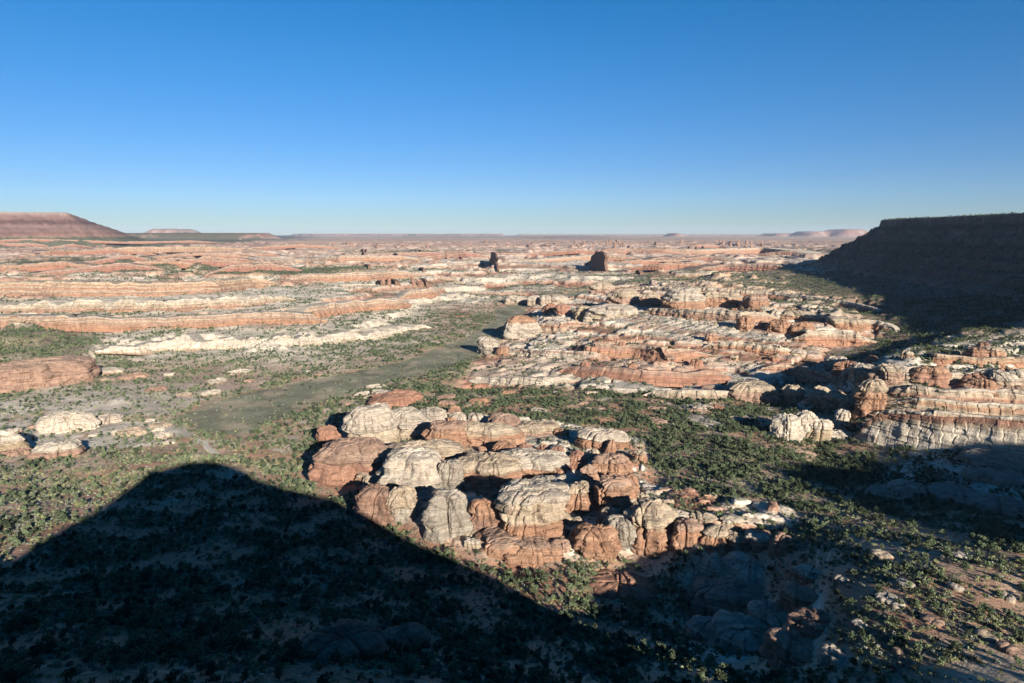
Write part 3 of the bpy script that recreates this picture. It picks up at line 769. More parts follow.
A(350,481,72,36,'low reddish brown slab at the left foot of the cluster, partly in shade','R','P',.5,3.8,2.8,.8,rot=-6,name='sandstone_rock')
A(421,467,80,24,'cream and orange ridge running behind the big grey-white dome','O','C',.5,3.6,2.8,.5,rot=4,name='sandstone_ridge')
A(503,460,30,17,'orange knob just behind the cream-topped slab in the middle','O','P',-1,3,2.4,.9,**K)
A(524,459,18,14,'round orange-red boulder, leftmost of the row of red knobs','R','O',-1,2.7,2.2,1,name='rock_knoll')
A(540,462,18,15,'second round orange-red boulder of the row of red knobs','R','O',-1,2.7,2.2,1,name='rock_knoll')
A(556,466,20,16,'third and plumpest boulder of the row of red knobs','R','O',-1,2.7,2.3,1,name='rock_knoll')
A(574,470,22,18,'fourth boulder of the row of red knobs, beside the banded cone','R','P',-1,2.7,2.3,1,name='rock_knoll')
A(602,449,52,18,'pale shelf with an orange front at the back right of the cluster','O','W',.55,4.2,3.0,.6,rot=-5,name='sandstone_ledge')
A(608,454,12,13,'small orange hoodoo in front of the pale back right shelf','O','P',-1,2.6,2.1,1,name='sandstone_hoodoo')
A(592,462,13,12,'small cream boulder left of the little orange hoodoo','C','W',-1,2.4,2.1,1,name='rock_knoll')
A(610,481,40,24,'orange block with broken top right of the banded cone','O','P',.7,3.2,2.6,.8,**{'name':'sandstone_block'})
A(536,477,76,24,'wide block with a smooth cream top in the centre of the cluster','O','W',.5,4.2,3.0,.6,rot=-8,name='sandstone_ledge')
A(488,494,66,34,'massive orange cliff-sided block left of the central cream ledge','O','C',.66,4.4,2.9,.8,rot=-10,name='sandstone_block')
A(412,500,64,44,'big grey-white dome with curved cracks in the left of the cluster','G','W',.3,3.2,2.6,.8,rot=-15,**K)
A(446,494,30,34,'grey shaded shoulder between the big grey-white dome and the orange block','G','G',-1,3.6,2.8,.8,**K)
A(557,500,54,22,'white flat-topped block in front of the red knobs','C','W',.45,3.8,2.7,.8,name='sandstone_ledge')
A(590,492,24,26,'banded orange cone with a pale neck right of the white flat top','O','P',.7,2.5,2.2,1,name='sandstone_hoodoo')
A(378,525,50,36,'dark brown slab leaning down to the left toe of the cluster','B','P',-1,3.4,2.7,.7,rot=-28,name='sandstone_rock',tilt=-.12)
A(401,524,30,36,'narrow cream and grey rib right of the dark brown slab','G','C',.5,3.2,2.6,.8,rot=-20,name='sandstone_rib')
A(449,540,50,42,'rounded grey dome at the front left edge, next to the deep shaded hollow','G','C',-1,3.0,2.5,.9,**K)
A(488,536,34,34,'brown wall at the back of the deep shaded hollow','B','O',.6,3.8,2.7,.7,name='sandstone_block')
A(618,516,42,34,'orange block with a knob on its right shoulder, right of the main tower','O','P',.8,3.4,2.7,.9,**{'name':'sandstone_block'})
A(633,497,16,20,'upright orange knob rising behind the block right of the main tower','O','P',-1,2.5,2.1,1,name='sandstone_hoodoo')
A(577,514,34,28,'orange cone between the main tower and the right block','O','C',.7,2.8,2.3,.9,name='sandstone_hoodoo')
A(622,545,40,26,'grey slab tilted against the big pale orange dome','G','G',-1,3.2,2.5,.7,rot=-25,name='sandstone_rock',tilt=-.1)
A(528,563,108,26,'red base wall under the main tower at the front of the cluster','O','P',.8,4.2,3.0,.55,name='sandstone_ledge')
A(598,560,50,32,'orange red buttress right of the main tower base','O','P',-1,3.6,2.7,.8,**{'name':'sandstone_block'})
A(652,556,44,46,'big pale orange dome with a knobbly cap at the front right','O','C',.55,3.4,2.5,.9,**K)
# main tower: an orange body, a banded cream shoulder and a white cap
tw = A(537,552,66,46,'main tower of the cluster, orange block body with stepped cream and white cap','O','C',.58,4.8,3.1,.85,name='sandstone_tower')
for (px, py, w, h, lo, hi, nm) in ((532,517,58,22,'C','W','shoulder'), (526,505,42,14,'P','W','caprock')):
    o = A(px, py, w, h, None, lo, hi, .4, 3.8, 2.8, .8, name=nm, sink=2)
    X_, Y_ = tw.location.x, tw.location.y
    tz = tw.location.z + max(v.co.z for v in tw.data.vertices)
    o.location = (X_ + (px - 537) * .75, Y_ + (3 if nm == 'shoulder' else 6), tz - (5.5 if nm == 'shoulder' else -.5))
    ROCKXY.pop()
    for k_ in ('label', 'category'):
        if k_ in o: del o[k_]
    o.parent = tw; o.matrix_parent_inverse = __import__('mathutils').Matrix.Translation(-tw.location)
# broken blocks continuing to the right
for q in [(684,552,30,26,'orange jointed block right of the big pale orange dome','O','P'),(708,556,28,24,'orange block with pale streak, second in the jointed row','O','C'),
          (733,556,28,20,'pinkish block in the jointed row, third from the big dome','P','C'),(757,552,28,18,'low cream block near the right end of the jointed row','P','W'),(676,528,24,16,'small pale block behind the jointed row','P','W'),
          (700,530,26,14,'cream block lying behind the second jointed block','P','C'),(780,556,22,18,'last block at the right end of the jointed row','O','P'),
          (730,532,24,13,'small white rock above the jointed row','C','W')]:
    A(q[0], q[1], q[2], q[3], q[4], q[5], q[6], .7, 3.0, 2.6, .9, rot=-20, name='sandstone_block')
A(713,585,26,26,'bright jagged white rock catching the sun at the shadow edge','X','X',-1,2.8,2.4,.8,rot=-30,name='sandstone_crag')
A(744,590,50,24,'long bright white rock right of the jagged one at the shadow edge','C','X',.2,3,2.5,.6,rot=-30,name='sandstone_crag',tilt=-.1)
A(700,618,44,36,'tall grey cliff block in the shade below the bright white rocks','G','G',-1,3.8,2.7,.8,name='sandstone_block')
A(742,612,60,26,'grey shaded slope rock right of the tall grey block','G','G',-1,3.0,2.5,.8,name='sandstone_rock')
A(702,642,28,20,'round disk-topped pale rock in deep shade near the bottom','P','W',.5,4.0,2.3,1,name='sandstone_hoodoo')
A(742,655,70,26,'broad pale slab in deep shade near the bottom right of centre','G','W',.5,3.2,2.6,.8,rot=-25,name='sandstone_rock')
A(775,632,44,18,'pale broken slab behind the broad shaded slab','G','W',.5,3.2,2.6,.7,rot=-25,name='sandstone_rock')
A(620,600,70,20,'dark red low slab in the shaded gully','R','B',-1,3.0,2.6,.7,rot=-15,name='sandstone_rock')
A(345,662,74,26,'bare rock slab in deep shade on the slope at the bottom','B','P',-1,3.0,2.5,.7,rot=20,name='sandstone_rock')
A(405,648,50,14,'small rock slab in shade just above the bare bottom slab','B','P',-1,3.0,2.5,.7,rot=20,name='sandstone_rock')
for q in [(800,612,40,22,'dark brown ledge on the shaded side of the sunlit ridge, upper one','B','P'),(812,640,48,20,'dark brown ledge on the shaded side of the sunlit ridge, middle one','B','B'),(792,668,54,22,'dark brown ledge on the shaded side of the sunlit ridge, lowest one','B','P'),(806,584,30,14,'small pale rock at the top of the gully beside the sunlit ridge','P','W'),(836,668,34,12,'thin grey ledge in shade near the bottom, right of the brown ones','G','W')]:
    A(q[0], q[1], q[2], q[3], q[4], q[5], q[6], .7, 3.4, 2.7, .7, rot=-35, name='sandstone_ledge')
for q in [(860,630,14,6,'P','W'),(905,588,16,6,'C','W'),(930,625,18,6,'O','P'),(880,560,18,7,'O','C'),(955,590,12,5,'C','W'),(985,640,16,6,'P','C'),(840,585,14,7,'C','W'),(900,655,12,5,'O','P'),(960,560,14,5,'P','W'),(1005,600,14,5,'C','W'),(890,605,26,6,'C','W'),(1010,655,18,6,'O','P')]:
    A(q[0], q[1], q[2], q[3], 'low pale or orange rock slab lying among the junipers of the sunlit ridge', q[4], q[5], .6, 3.4, 2.8, .6, rot=-35, name='flat_rock', group='slabs on the sunlit ridge', sink=2)
# --- slickrock plateau right of the meadow
A(490,354,22,18,'grey dome at the meadow edge, at the left tip of the slickrock plateau','G','W',.4,2.8,2.3,.9,**K)
A(521,338,36,22,'white knoll with a red summit above the meadow bend','W','O',.7,2.7,2.4,.9,**K)
for i,(x,w) in enumerate([(516,22),(534,12),(545,12),(559,18)]):
    A(x,305,w,9,['long cream block at the left end of the low wall beside the meadow','cream block second in the low wall beside the meadow','small cream block third in the low wall beside the meadow','cream block at the right end of the low wall beside the meadow'][i],'C','W',.4,4,2.8,.8,name='sandstone_ledge')
A(550,314,16,10,'left one of two orange-red balls of rock behind the low cream wall','R','O',-1,2.6,2.1,1,name='rock_knoll')
A(563,315,15,10,'right one of two orange-red balls of rock behind the low cream wall','R','O',-1,2.6,2.1,1,name='rock_knoll')
A(583,321,18,14,'yellowish square block above the red lobes','Y','Y',-1,4,3,.8,name='sandstone_block')
A(602,293,24,11,'cream hump at the far left corner of the plateau skyline','P','C',.4,2.8,2.3,.9,**K)
A(624,306,30,17,'smooth banded orange and white dome left of the layered table','P','C',.5,2.7,2.3,.9,**K)
A(613,318,52,14,'pale sloping apron in front of the smooth banded dome','C','W',.3,3,2.5,.8,name='sandstone_rock')
g = A(683,314,36,25,'layered round table of white over orange beds with a knobbly top','O','W',.5,4.0,2.5,.9,name='sandstone_table')
A(652,306,18,14,'orange hump between the smooth dome and the layered table','O','C',.6,2.8,2.3,.9,**K)
A(709,308,20,16,'banded knob touching the right side of the layered table','O','C',.6,2.8,2.3,.9,**K)
A(730,308,26,14,'low banded dome, second right of the layered table','O','C',.6,3,2.4,.9,**K)
A(754,310,22,14,'small banded dome, third right of the layered table','O','P',.6,3,2.4,.9,**K)
A(745,332,16,16,'orange beehive dome standing alone on white slickrock','O','P',-1,2.6,2.1,1,name='sandstone_beehive')
A(764,316,10,9,'pale greenish boulder left of its twin near the plateau rim','W','W',-1,2.4,2.2,1,name='rock_knoll')
A(775,319,12,9,'pale greenish boulder right of its twin near the plateau rim','W','W',-1,2.4,2.2,1,name='rock_knoll')
A(779,333,20,13,'orange hump right of the lone beehive','O','P',-1,2.8,2.3,.9,**K)
A(801,337,20,13,'orange dome, second right of the lone beehive','O','P',-1,2.8,2.3,.9,**K)
A(846,330,36,11,'orange ledge behind the red rim ledge','O','C',.6,3.6,2.7,.6,name='sandstone_ledge')
A(800,322,30,9,'cream bench rock near the plateau rim','O','C',.5,3.6,2.7,.6,name='sandstone_ledge')
dl = ['first','second','third','fourth','fifth','sixth']
RB = [(0,'R'),(.35,'O'),(.5,'R'),(.8,'P'),(1,'C')]
wall([(556,372,5),(590,378,9),(640,384,11),(690,386,11),(735,380,8)],'long smooth red ledge along the lower edge of the slickrock plateau',[(0,'R'),(.6,'R'),(.8,'P'),(1,'P')],lean=1.2,back=34,seed=3,rough=.6)
wall([(640,397,6),(680,401,9),(720,401,8),(748,396,5)],'low pinkish shelf below the long red ledge, above the juniper wood',[(0,'P'),(.6,'C'),(1,'W')],lean=.8,back=26,seed=4)
wall([(566,350,5),(590,355,10),(630,359,12),(665,361,12),(695,360,9),(715,356,4)],'row of joined red domes running across the middle of the plateau',RB,lean=.8,back=26,seed=5,rough=.8)
wall([(466,383,5),(500,386,7),(545,386,7),(575,382,4)],'long cream ledge at the front left toe of the plateau',[(0,'C'),(.5,'W'),(1,'W')],lean=.7,back=30,seed=6)
wall([(788,340,5),(806,344,12),(835,347,14),(858,347,12),(880,343,4)],'red and cream banded ledge at the right rim of the plateau above the shaded ravine',[(0,'R'),(.3,'O'),(.5,'R'),(.7,'C'),(1,'W')],lean=.5,back=34,seed=7)
wall([(640,314,5),(690,320,9),(740,322,9),(780,322,6)],'pale orange step under the layered round table',[(0,'O'),(.5,'P'),(.7,'C'),(1,'W')],lean=.6,back=26,seed=8)
wall([(495,330,4),(520,334,9),(560,332,9),(590,326,5)],'cream and orange step below the two orange-red balls of rock',[(0,'O'),(.4,'C'),(.6,'R'),(1,'W')],lean=.7,back=26,seed=9)
CB = [(0,'X'),(.45,'X'),(.48,'B'),(.54,'R'),(.58,'P'),(.63,'X'),(.66,'O'),(.72,'C'),(.75,'B'),(.79,'O'),(.84,'X'),(.9,'R'),(.94,'C'),(1,'X')]
wall([(850,441,10),(862,444,24),(890,448,28),(940,453,29),(990,458,30),(1060,463,30),(1140,467,30),(1180,469,10)],'long smooth white wall at the foot of the right-hand bluff, half of it in shade',[(0,'X'),(.7,'X'),(.8,'C'),(.88,'B'),(1,'R')],lean=.42,back=22,name='sandstone_cliff',seed=11,rough=.5,wav=.07)
wall([(858,422,5),(880,425,12),(930,431,14),(985,436,14),(1050,440,15),(1120,444,14)],'dark red and pink layered step directly on top of the long white wall',[(0,'B'),(.2,'R'),(.35,'P'),(.5,'X'),(.62,'B'),(.75,'O'),(.85,'C'),(1,'X')],lean=.8,back=26,name='sandstone_cliff',seed=41,rough=.7,wav=.1)
wall([(880,408,5),(915,412,10),(960,418,12),(1024,424,13),(1100,428,13)],'cream and red step, second above the long white wall',[(0,'X'),(.3,'R'),(.45,'C'),(.7,'O'),(.8,'C'),(1,'X')],lean=.8,back=26,name='sandstone_cliff',seed=42,rough=.8,wav=.12)
wall([(870,392,4),(905,402,12),(960,408,14),(1024,412,16),(1100,414,16)],'third red and cream step above the long white wall',[(0,'O'),(.3,'C'),(.5,'R'),(.7,'C'),(1,'W')],lean=.6,back=30,seed=12)
wall([(862,366,4),(900,378,9),(960,386,10),(1024,390,12),(1100,392,12)],'fourth step above the long white wall, cream with red stripes',[(0,'R'),(.4,'P'),(.6,'C'),(1,'W')],lean=.6,back=30,seed=13)
wall([(890,352,3),(930,362,7),(980,368,8),(1024,370,9),(1090,372,9)],'thin uppermost ledge of the right-hand bluff',[(0,'R'),(.5,'O'),(1,'C')],lean=.6,back=30,seed=14)
wall([(508,354,4),(545,357,6),(590,359,6),(606,358,3)],'white step below the two orange-red balls, between the knoll and the red dome row',[(0,'C'),(.5,'W'),(.7,'P'),(1,'X')],lean=.8,back=26,seed=31)
wall([(702,348,4),(740,351,8),(780,356,8),(802,358,4)],'orange and white step in the middle right of the plateau, above the ravine mouth',[(0,'R'),(.4,'O'),(.6,'C'),(1,'X')],lean=.8,back=26,seed=32)
wall([(792,319,4),(830,323,7),(870,329,7),(898,333,3)],'cream ledge on an orange base at the upper right corner of the plateau',[(0,'O'),(.45,'R'),(.6,'C'),(1,'X')],lean=.8,back=30,seed=33)
wall([(636,291,3),(700,293,5),(770,298,5),(840,307,5),(878,313,3)],'long thin rim ledge behind the layered round table, edging the green bench',[(0,'O'),(.45,'R'),(.6,'C'),(1,'X')],lean=.8,back=34,seed=34)
wall([(760,370,4),(790,376,9),(820,384,10),(846,390,4)],'banded ledge at the ravine mouth above the row of pinkish knobs',[(0,'R'),(.4,'P'),(.6,'R'),(1,'C')],lean=.7,back=24,seed=35)
rw = np.random.default_rng(5)
for i in range(30):
    y_ = 243.5 + 30 * rw.random() ** 1.3; x_ = rw.uniform(20, 800); L2 = rw.uniform(25, 90)
    if y_ > 262 and 470 < x_ < 640: continue
    h_ = (y_ - 238) * .16 + 1.2
    wall([(x_ - L2, y_ + rw.uniform(-.6, .6), h_ * .4), (x_ - L2 * .3, y_ + rw.uniform(-.8, .8), h_), (x_ + L2 * .4, y_ + rw.uniform(-.8, .8), h_), (x_ + L2, y_ + rw.uniform(-.6, .6), h_ * .4)], 'one of the many low red and cream cliff bands of the far plateau', [(0,'B'),(.35,'R'),(.7,'P'),(1,'C')] if i % 2 else [(0,'R'),(.5,'O'),(1,'C')], lean=.4, back=220, name='sandstone_cliff', seed=60 + i, far_=True)['group'] = 'cliff bands of the far plateau'
LB = [(0,'R'),(.25,'O'),(.6,'P'),(.75,'C'),(.85,'P'),(1,'W')]
LW = [(0,'P'),(.2,'C'),(.5,'X'),(1,'X')]
wall([(92,353,3),(160,352,8),(240,351,9),(320,346,8),(380,340,7),(432,328,3)],'long white slickrock step on the left side of the valley, below the smooth orange cliff',LW,lean=1.1,back=70,name='sandstone_ledge',seed=51,rough=1.6,wav=1.1)
wall([(-40,313,6),(60,313,8),(160,312,9),(250,307,8),(300,301,4)],'cream and white step between the smooth orange cliff and the banded upper cliff',[(0,'O'),(.3,'P'),(.5,'C'),(1,'X')],lean=.9,back=90,name='sandstone_ledge',seed=53,rough=1.5,wav=.8)
LC = [(0,'P'),(.15,'O'),(.3,'P'),(.42,'C'),(.5,'O'),(.62,'P'),(.7,'C'),(.8,'O'),(.88,'C'),(1,'C')]
wall([(-40,329,10),(60,331,11),(130,332,11),(200,329,11),(256,325,11),(316,325,10),(330,322,5)],'long smooth orange cliff band crossing the left of the picture below the upper ledges',LB,lean=.5,back=90,name='sandstone_cliff',seed=21)
wall([(296,320,5),(310,318,10),(350,314,11),(376,311,11),(402,309,9),(412,305,4)],'orange cliff stepping up right of the long left-hand cliff band',LB,lean=.5,back=80,name='sandstone_cliff',seed=22)
wall([(398,300,4),(415,299,8),(438,297,8),(447,292,4)],'short orange cliff end closest to the meadow on the left side of the valley',LB,lean=.5,back=70,name='sandstone_cliff',seed=23)
wall([(-40,298,11),(60,297,12),(150,297,11),(215,293,10),(265,288,9),(282,286,4)],'banded cream and orange cliff higher up on the left, under the dark green flat hilltop',LC,lean=.8,back=130,name='sandstone_cliff',seed=24)
wall([(280,287,4),(310,286,7),(370,282,8),(400,279,8),(455,273,6),(470,270,3)],'long orange cliff running from the upper left ledges towards the two dark buttes',LB,lean=.5,back=130,name='sandstone_cliff',seed=25)
wall([(250,264,3),(300,263,6),(340,262,6),(400,261,5),(425,260,3)],'far red cliff band left of the slender dark butte',LB,lean=.5,back=200,name='sandstone_cliff',seed=26)
wall([(498,265,3),(540,263,5),(600,261,5),(650,261,3)],'far red cliff band behind the two dark buttes',LB,lean=.5,back=200,name='sandstone_cliff',seed=27)
wall([(640,256,2.5),(700,255,5),(760,254,5),(800,254,2.5)],'farthest red and cream cliff band on the right, towards the big mesa',LB,lean=.5,back=260,name='sandstone_cliff',seed=28)
wall([(60,253,2.5),(130,252,4.5),(210,252,4.5),(260,251,2)],'farthest pinkish cliff band on the left, behind the dark green hilltop',LC,lean=.5,back=260,name='sandstone_cliff',seed=29)
# --- rocks at the mouth of the ravine and the cliff on the right
A(785,440,30,22,'lower left lump of the jagged white crag group at the foot of the right-hand cliff','X','X',-1,3.4,2.8,.8,name='sandstone_crag',rot=-20)
A(802,438,30,25,'tallest peak of the jagged white crag group at the foot of the right-hand cliff','X','X',-1,2.3,2.6,.8,name='sandstone_crag',rot=15)
A(815,442,26,20,'yellow-stained right shoulder of the jagged white crag group','Y','X',.6,2.8,2.5,.8,name='sandstone_crag')
A(836,441,30,9,'low white slab running right from the jagged crag group towards the cliff','X','X',-1,3.2,2.6,.7,name='sandstone_rock')
A(842,426,18,15,'pointed white rock behind the yellow-stained one','X','X',-1,2.2,2.3,.9,name='sandstone_crag')
for i,(x,y,w,h) in enumerate([(797,404,20,18),(817,407,22,18),(834,410,20,17),(849,412,16,15)]):
    A(x,y,w,h,'%s pinkish knob from the left in the row above the jagged white crag' % dl[i],'P','C',.5,2.7,2.2,1,name='rock_knoll')
A(868,418,22,34,'banded orange pillar at the left end of the long cliff','O','C',.7,3.8,2.5,1,name='sandstone_spire')
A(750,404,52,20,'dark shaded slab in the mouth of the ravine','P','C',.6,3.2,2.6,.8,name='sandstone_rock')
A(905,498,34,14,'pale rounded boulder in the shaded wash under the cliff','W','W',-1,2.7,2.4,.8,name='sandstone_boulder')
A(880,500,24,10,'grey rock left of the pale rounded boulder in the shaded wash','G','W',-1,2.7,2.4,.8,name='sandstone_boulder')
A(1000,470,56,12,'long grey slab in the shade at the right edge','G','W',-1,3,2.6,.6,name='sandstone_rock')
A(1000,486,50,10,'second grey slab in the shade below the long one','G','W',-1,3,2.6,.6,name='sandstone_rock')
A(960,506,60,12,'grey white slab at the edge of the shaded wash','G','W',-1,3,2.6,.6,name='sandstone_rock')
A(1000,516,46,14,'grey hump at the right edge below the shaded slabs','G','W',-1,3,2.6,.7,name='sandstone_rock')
# --- left side
A(26,391,92,24,'long smooth red ledge at the left edge above the white flats','P','P',.7,4.5,3,.45,name='sandstone_ledge')
A(72,433,46,17,'large smooth white dome in the flats on the left','X','X',-1,2.8,2.5,.6,**K)
A(5,455,34,20,'cream dome with an orange foot cut by the left edge','Y','X',.5,2.8,2.4,.7,**K)
A(57,458,40,13,'low pinkish cream rock below the large white dome','P','X',.6,3,2.5,.7,name='sandstone_rock')
A(108,424,26,8,'small white hump right of the large white dome','W','W',-1,2.8,2.4,.7,**K)
# --- two dark buttes far up the valley
def fin(poly, base_px, zb, ang, thick, label, grp=None):
    """a narrow wall of rock seen along its shaded side: outline along its length, real thickness across"""
    X0, Y0, zb, _ = hit(*base_px); D = math.hypot(X0, Y0); va = math.atan2(X0, Y0)
    t = np.array([-math.sin(R(ang)), math.cos(R(ang))]); n = np.array([math.cos(R(ang)), math.sin(R(ang))])
    s_ = max(.12, math.sin(R(ang) + va)); V = []
    for k, off in enumerate((0, .5, 1)):
        for (x, y) in poly:
            l = (base_px[0] - x) * D / F / s_; h_ = max((base_px[1] - y) * D / F, -4)
            sh = 1 - .12 * abs(k - 1)
            V.append((*(t * l * sh + n * thick * off), h_ if k == 1 or h_ < 0 else h_ * .93))
    m = len(poly); Fs = []
    for k in (0, 1):
        for i in range(m): Fs.append((k * m + i, k * m + (i + 1) % m, (k + 1) * m + (i + 1) % m, (k + 1) * m + i))
    me = bpy.data.meshes.new('rock_butte')
    me.from_pydata(V, [], Fs + [tuple(range(m))[::-1], tuple(range(2 * m, 3 * m))]); me.materials.append(M_R)
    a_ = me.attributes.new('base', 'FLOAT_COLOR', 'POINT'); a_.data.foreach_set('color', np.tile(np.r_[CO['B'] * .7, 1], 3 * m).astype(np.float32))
    o = bpy.data.objects.new('rock_butte', me); C.objects.link(o); o.location = (X0, Y0, zb)
    tag(o, label, 'butte' if grp is None else 'rock fin', grp)
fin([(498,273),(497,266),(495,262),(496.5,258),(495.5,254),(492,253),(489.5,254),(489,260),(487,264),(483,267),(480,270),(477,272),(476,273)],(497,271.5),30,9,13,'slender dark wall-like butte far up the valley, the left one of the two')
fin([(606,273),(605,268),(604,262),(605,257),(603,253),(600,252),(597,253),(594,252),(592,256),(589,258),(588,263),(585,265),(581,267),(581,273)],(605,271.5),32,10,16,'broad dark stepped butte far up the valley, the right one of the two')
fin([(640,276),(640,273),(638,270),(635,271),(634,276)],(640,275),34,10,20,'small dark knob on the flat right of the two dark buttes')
for i,(x,y,w,h) in enumerate([(383,286,4,7),(389,287,4,9),(414,287,4,9),(421,288,5,8),(352,247,2,5),(448,259,3,7)]):
    A(x,y,w,h,['red pinnacle, first of four on the band left of the valley','red pinnacle, second of four on the band left of the valley','red pinnacle, third of four on the band left of the valley','red pinnacle, fourth of four on the band left of the valley','tiny dark pinnacle on the far plateau, left of its neighbour','tiny dark pinnacle on the far plateau, nearer the slender butte'][i],'B','R',.8,6,2.6,1,name='rock_pinnacle',cat='pinnacle')
for i in range(34):
    x_, y_ = ((rw.normal(385, 5), 286), (rw.normal(418, 7), 288), (rw.uniform(350, 470), rw.uniform(249, 262)), (rw.normal(692, 5), rw.uniform(249, 253)), (rw.uniform(500, 800), rw.uniform(244, 256)), (rw.uniform(350, 520), rw.uniform(246, 280)))[i % 6]
    w_2 = rw.uniform(1.5, 4) * (.5 + (y_ - 240) / 40); h_2 = rw.uniform(2, 4.5) * (.6 + (y_ - 240) / 40)
    hx, hy, zb_, _ = hit(x_, y_)
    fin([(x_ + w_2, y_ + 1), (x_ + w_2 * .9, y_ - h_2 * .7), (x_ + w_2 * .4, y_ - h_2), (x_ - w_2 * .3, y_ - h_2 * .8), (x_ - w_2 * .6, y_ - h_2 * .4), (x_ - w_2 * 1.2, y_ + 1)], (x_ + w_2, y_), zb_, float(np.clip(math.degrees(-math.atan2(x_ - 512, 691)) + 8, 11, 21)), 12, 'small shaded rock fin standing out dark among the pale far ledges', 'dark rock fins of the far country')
for i in range(60):       # needles along the far skyline
    x = rng.normal(600, 28) if i < 24 else (rng.normal(745, 30) if i < 44 else rng.uniform(300, 800))
    if x > 800: continue
    A(x, rng.uniform(243, 248.5), rng.uniform(1.2, 3.0), rng.uniform(1.6, 4), 'small red and white rock needle in the crowd of needles below the far skyline', 'B', 'P', .8, 6, 2.6, 1.6, name='rock_needle', cat='needle', group='needles below the far skyline')
# smaller knolls that fill the gaps between the big ones
def fill(poly, n, z, wmin, wmax, label, group, cols, py0, py1, rg_):
    xs = [q[0] for q in poly]; k = 0; tries = 0
    while k < n and tries < 4000:
        tries += 1
        px, py = rg_.uniform(min(xs), max(xs)), rg_.uniform(py0, py1)
        X_, Y_ = P(px, py, z)
        if float(sdf(np.array([X_]), np.array([Y_]), poly_w[group])[0]) > -4: continue
        if any((X_ - c[0]) ** 2 + (Y_ - c[1]) ** 2 < (c[4] * .75) ** 2 for c in ROCKXY): continue
        w = rg_.uniform(wmin, wmax) * (.6 + .7 * (py - py0) / (py1 - py0))
        lo, hi = cols[int(rg_.integers(len(cols)))]
        A(px, py, w, w * rg_.uniform(.4, .75), label, lo, hi, rg_.choice([-1, .5, .7]), rg_.uniform(2.6, 4), rg_.uniform(2.2, 2.9), rg_.uniform(.6, 1), rot=rg_.uniform(-35, 20), name='rock_knoll', group=group, seed=int(rg_.integers(1e6)))
        k += 1
rf = np.random.default_rng(21)
g1, g2, g3 = 'small knolls between the central domes', 'small knolls on the slickrock plateau', 'small knolls above the right-hand cliff'
poly_w = {g1: OUTC, g2: MIDR, g3: CLIFF}
fill([(318,0),(775,0)], 62, 12, 9, 20, 'small rounded rock wedged between the big domes of the central cluster', g1, ['OP','OC','CW','PC','RP','BO'], 415, 556, rf)
fill([(480,0),(890,0)], 26, 30, 6, 12, 'small rounded knoll among the bigger domes of the slickrock plateau', g2, ['OP','OC','CW','PC','RO','RP'], 292, 386, rf)
fill([(800,0),(1020,0)], 26, 50, 10, 24, 'small banded knoll on the bluff above the right-hand cliff', g3, ['OC','CW','PC','RO'], 345, 412, rf)
rs_ = np.random.default_rng(9)
g4, g5, g6 = 'broken pale slabs on the left flats', 'broken pale slabs around the large white dome', 'low rock slabs in the juniper wood'
for n_, (x0_, x1_, y0_, y1_, w0_, w1_, lb_, gp_, cs_) in ((48, (90, 390, 370, 408, 8, 26, 'low broken pale slab between the white step and the left end of the meadow', g4, ['PX', 'XX', 'CX', 'PC'])),
        (20, (0, 210, 418, 458, 10, 30, 'low broken pale slab lying around the large smooth white dome on the left', g5, ['PX', 'XX', 'CX'])),
        (34, (430, 760, 392, 440, 8, 24, 'low reddish or grey slab half hidden in the juniper wood behind the central domes', g6, ['PC', 'OP', 'RP', 'GW']))):
    for _ in range(n_):
        px = rs_.uniform(x0_, x1_); py = rs_.uniform(y0_, y1_); X_, Y_, z_, D_ = hit(px, py)
        if float(sdf(np.array([X_]), np.array([Y_]), MEADOW)[0]) < 12 or float(sdf(np.array([X_]), np.array([Y_]), OUTC)[0]) < 12 or float(sdf(np.array([X_]), np.array([Y_]), MIDR)[0]) < 12: continue
        if any((X_ - c[0]) ** 2 + (Y_ - c[1]) ** 2 < (c[2]) ** 2 for c in ROCKXY): continue
        w = rs_.uniform(w0_, w1_); c_2 = cs_[int(rs_.integers(len(cs_)))]
        A(px, py, w, w * rs_.uniform(.16, .3), lb_, c_2[0], c_2[1], rs_.choice([-1, .5]), rs_.uniform(2.6, 4), rs_.uniform(2.3, 3), rs_.uniform(.5, .9), rot=rs_.uniform(-30, 30), name='flat_rock', group=gp_, sink=2, seed=int(rs_.integers(1e6)))
print('rocks', len(ROCKXY), round(time.time() - T0, 1))

# ------------------------------------------------------------------ junipers and brush
def tri_cloud(centres, radii, n, size, rg, flat=.8):
    V = []; 
    k = rg.integers(0, len(centres), n)
    d = rg.normal(size=(n, 3)); d /= np.linalg.norm(d, axis=1)[:, None]
    rad = rg.uniform(.55, 1.0, n)[:, None] * radii[k][:, None]
    p = centres[k] + d * rad * np.array([1, 1, flat])
    u = rg.normal(size=(n, 3)); u /= np.linalg.norm(u, axis=1)[:, None]
    v = np.cross(d + .7 * rg.normal(size=(n, 3)), u); v /= np.linalg.norm(v, axis=1)[:, None] + 1e-6
    s = size * rg.uniform(.6, 1.4, n)[:, None]
    q = np.stack([p - u * s * .6, p + v * s * .6, p + u * s * .6, p - v * s * .55], 1)
    return q.reshape(-1, 3), np.arange(4 * n).reshape(-1, 4)
def crown_geo(seed, n=230, hgt=4.2, wid=2.2, lumps=8):
    rg = np.random.default_rng(seed)
    c = np.c_[rg.normal(0, wid * .38, lumps), rg.normal(0, wid * .38, lumps), rg.uniform(.32, .86, lumps) * hgt]
    c[:, :2] *= (1.15 - (c[:, 2:3] / hgt) ** 2 * .6)
    rd = rg.uniform(.30, .48, lumps) * wid
    V, Fq = tri_cloud(c, rd, n, .50, rg)
    V[:, 2] = np.maximum(V[:, 2], .15)
    return V, Fq, c
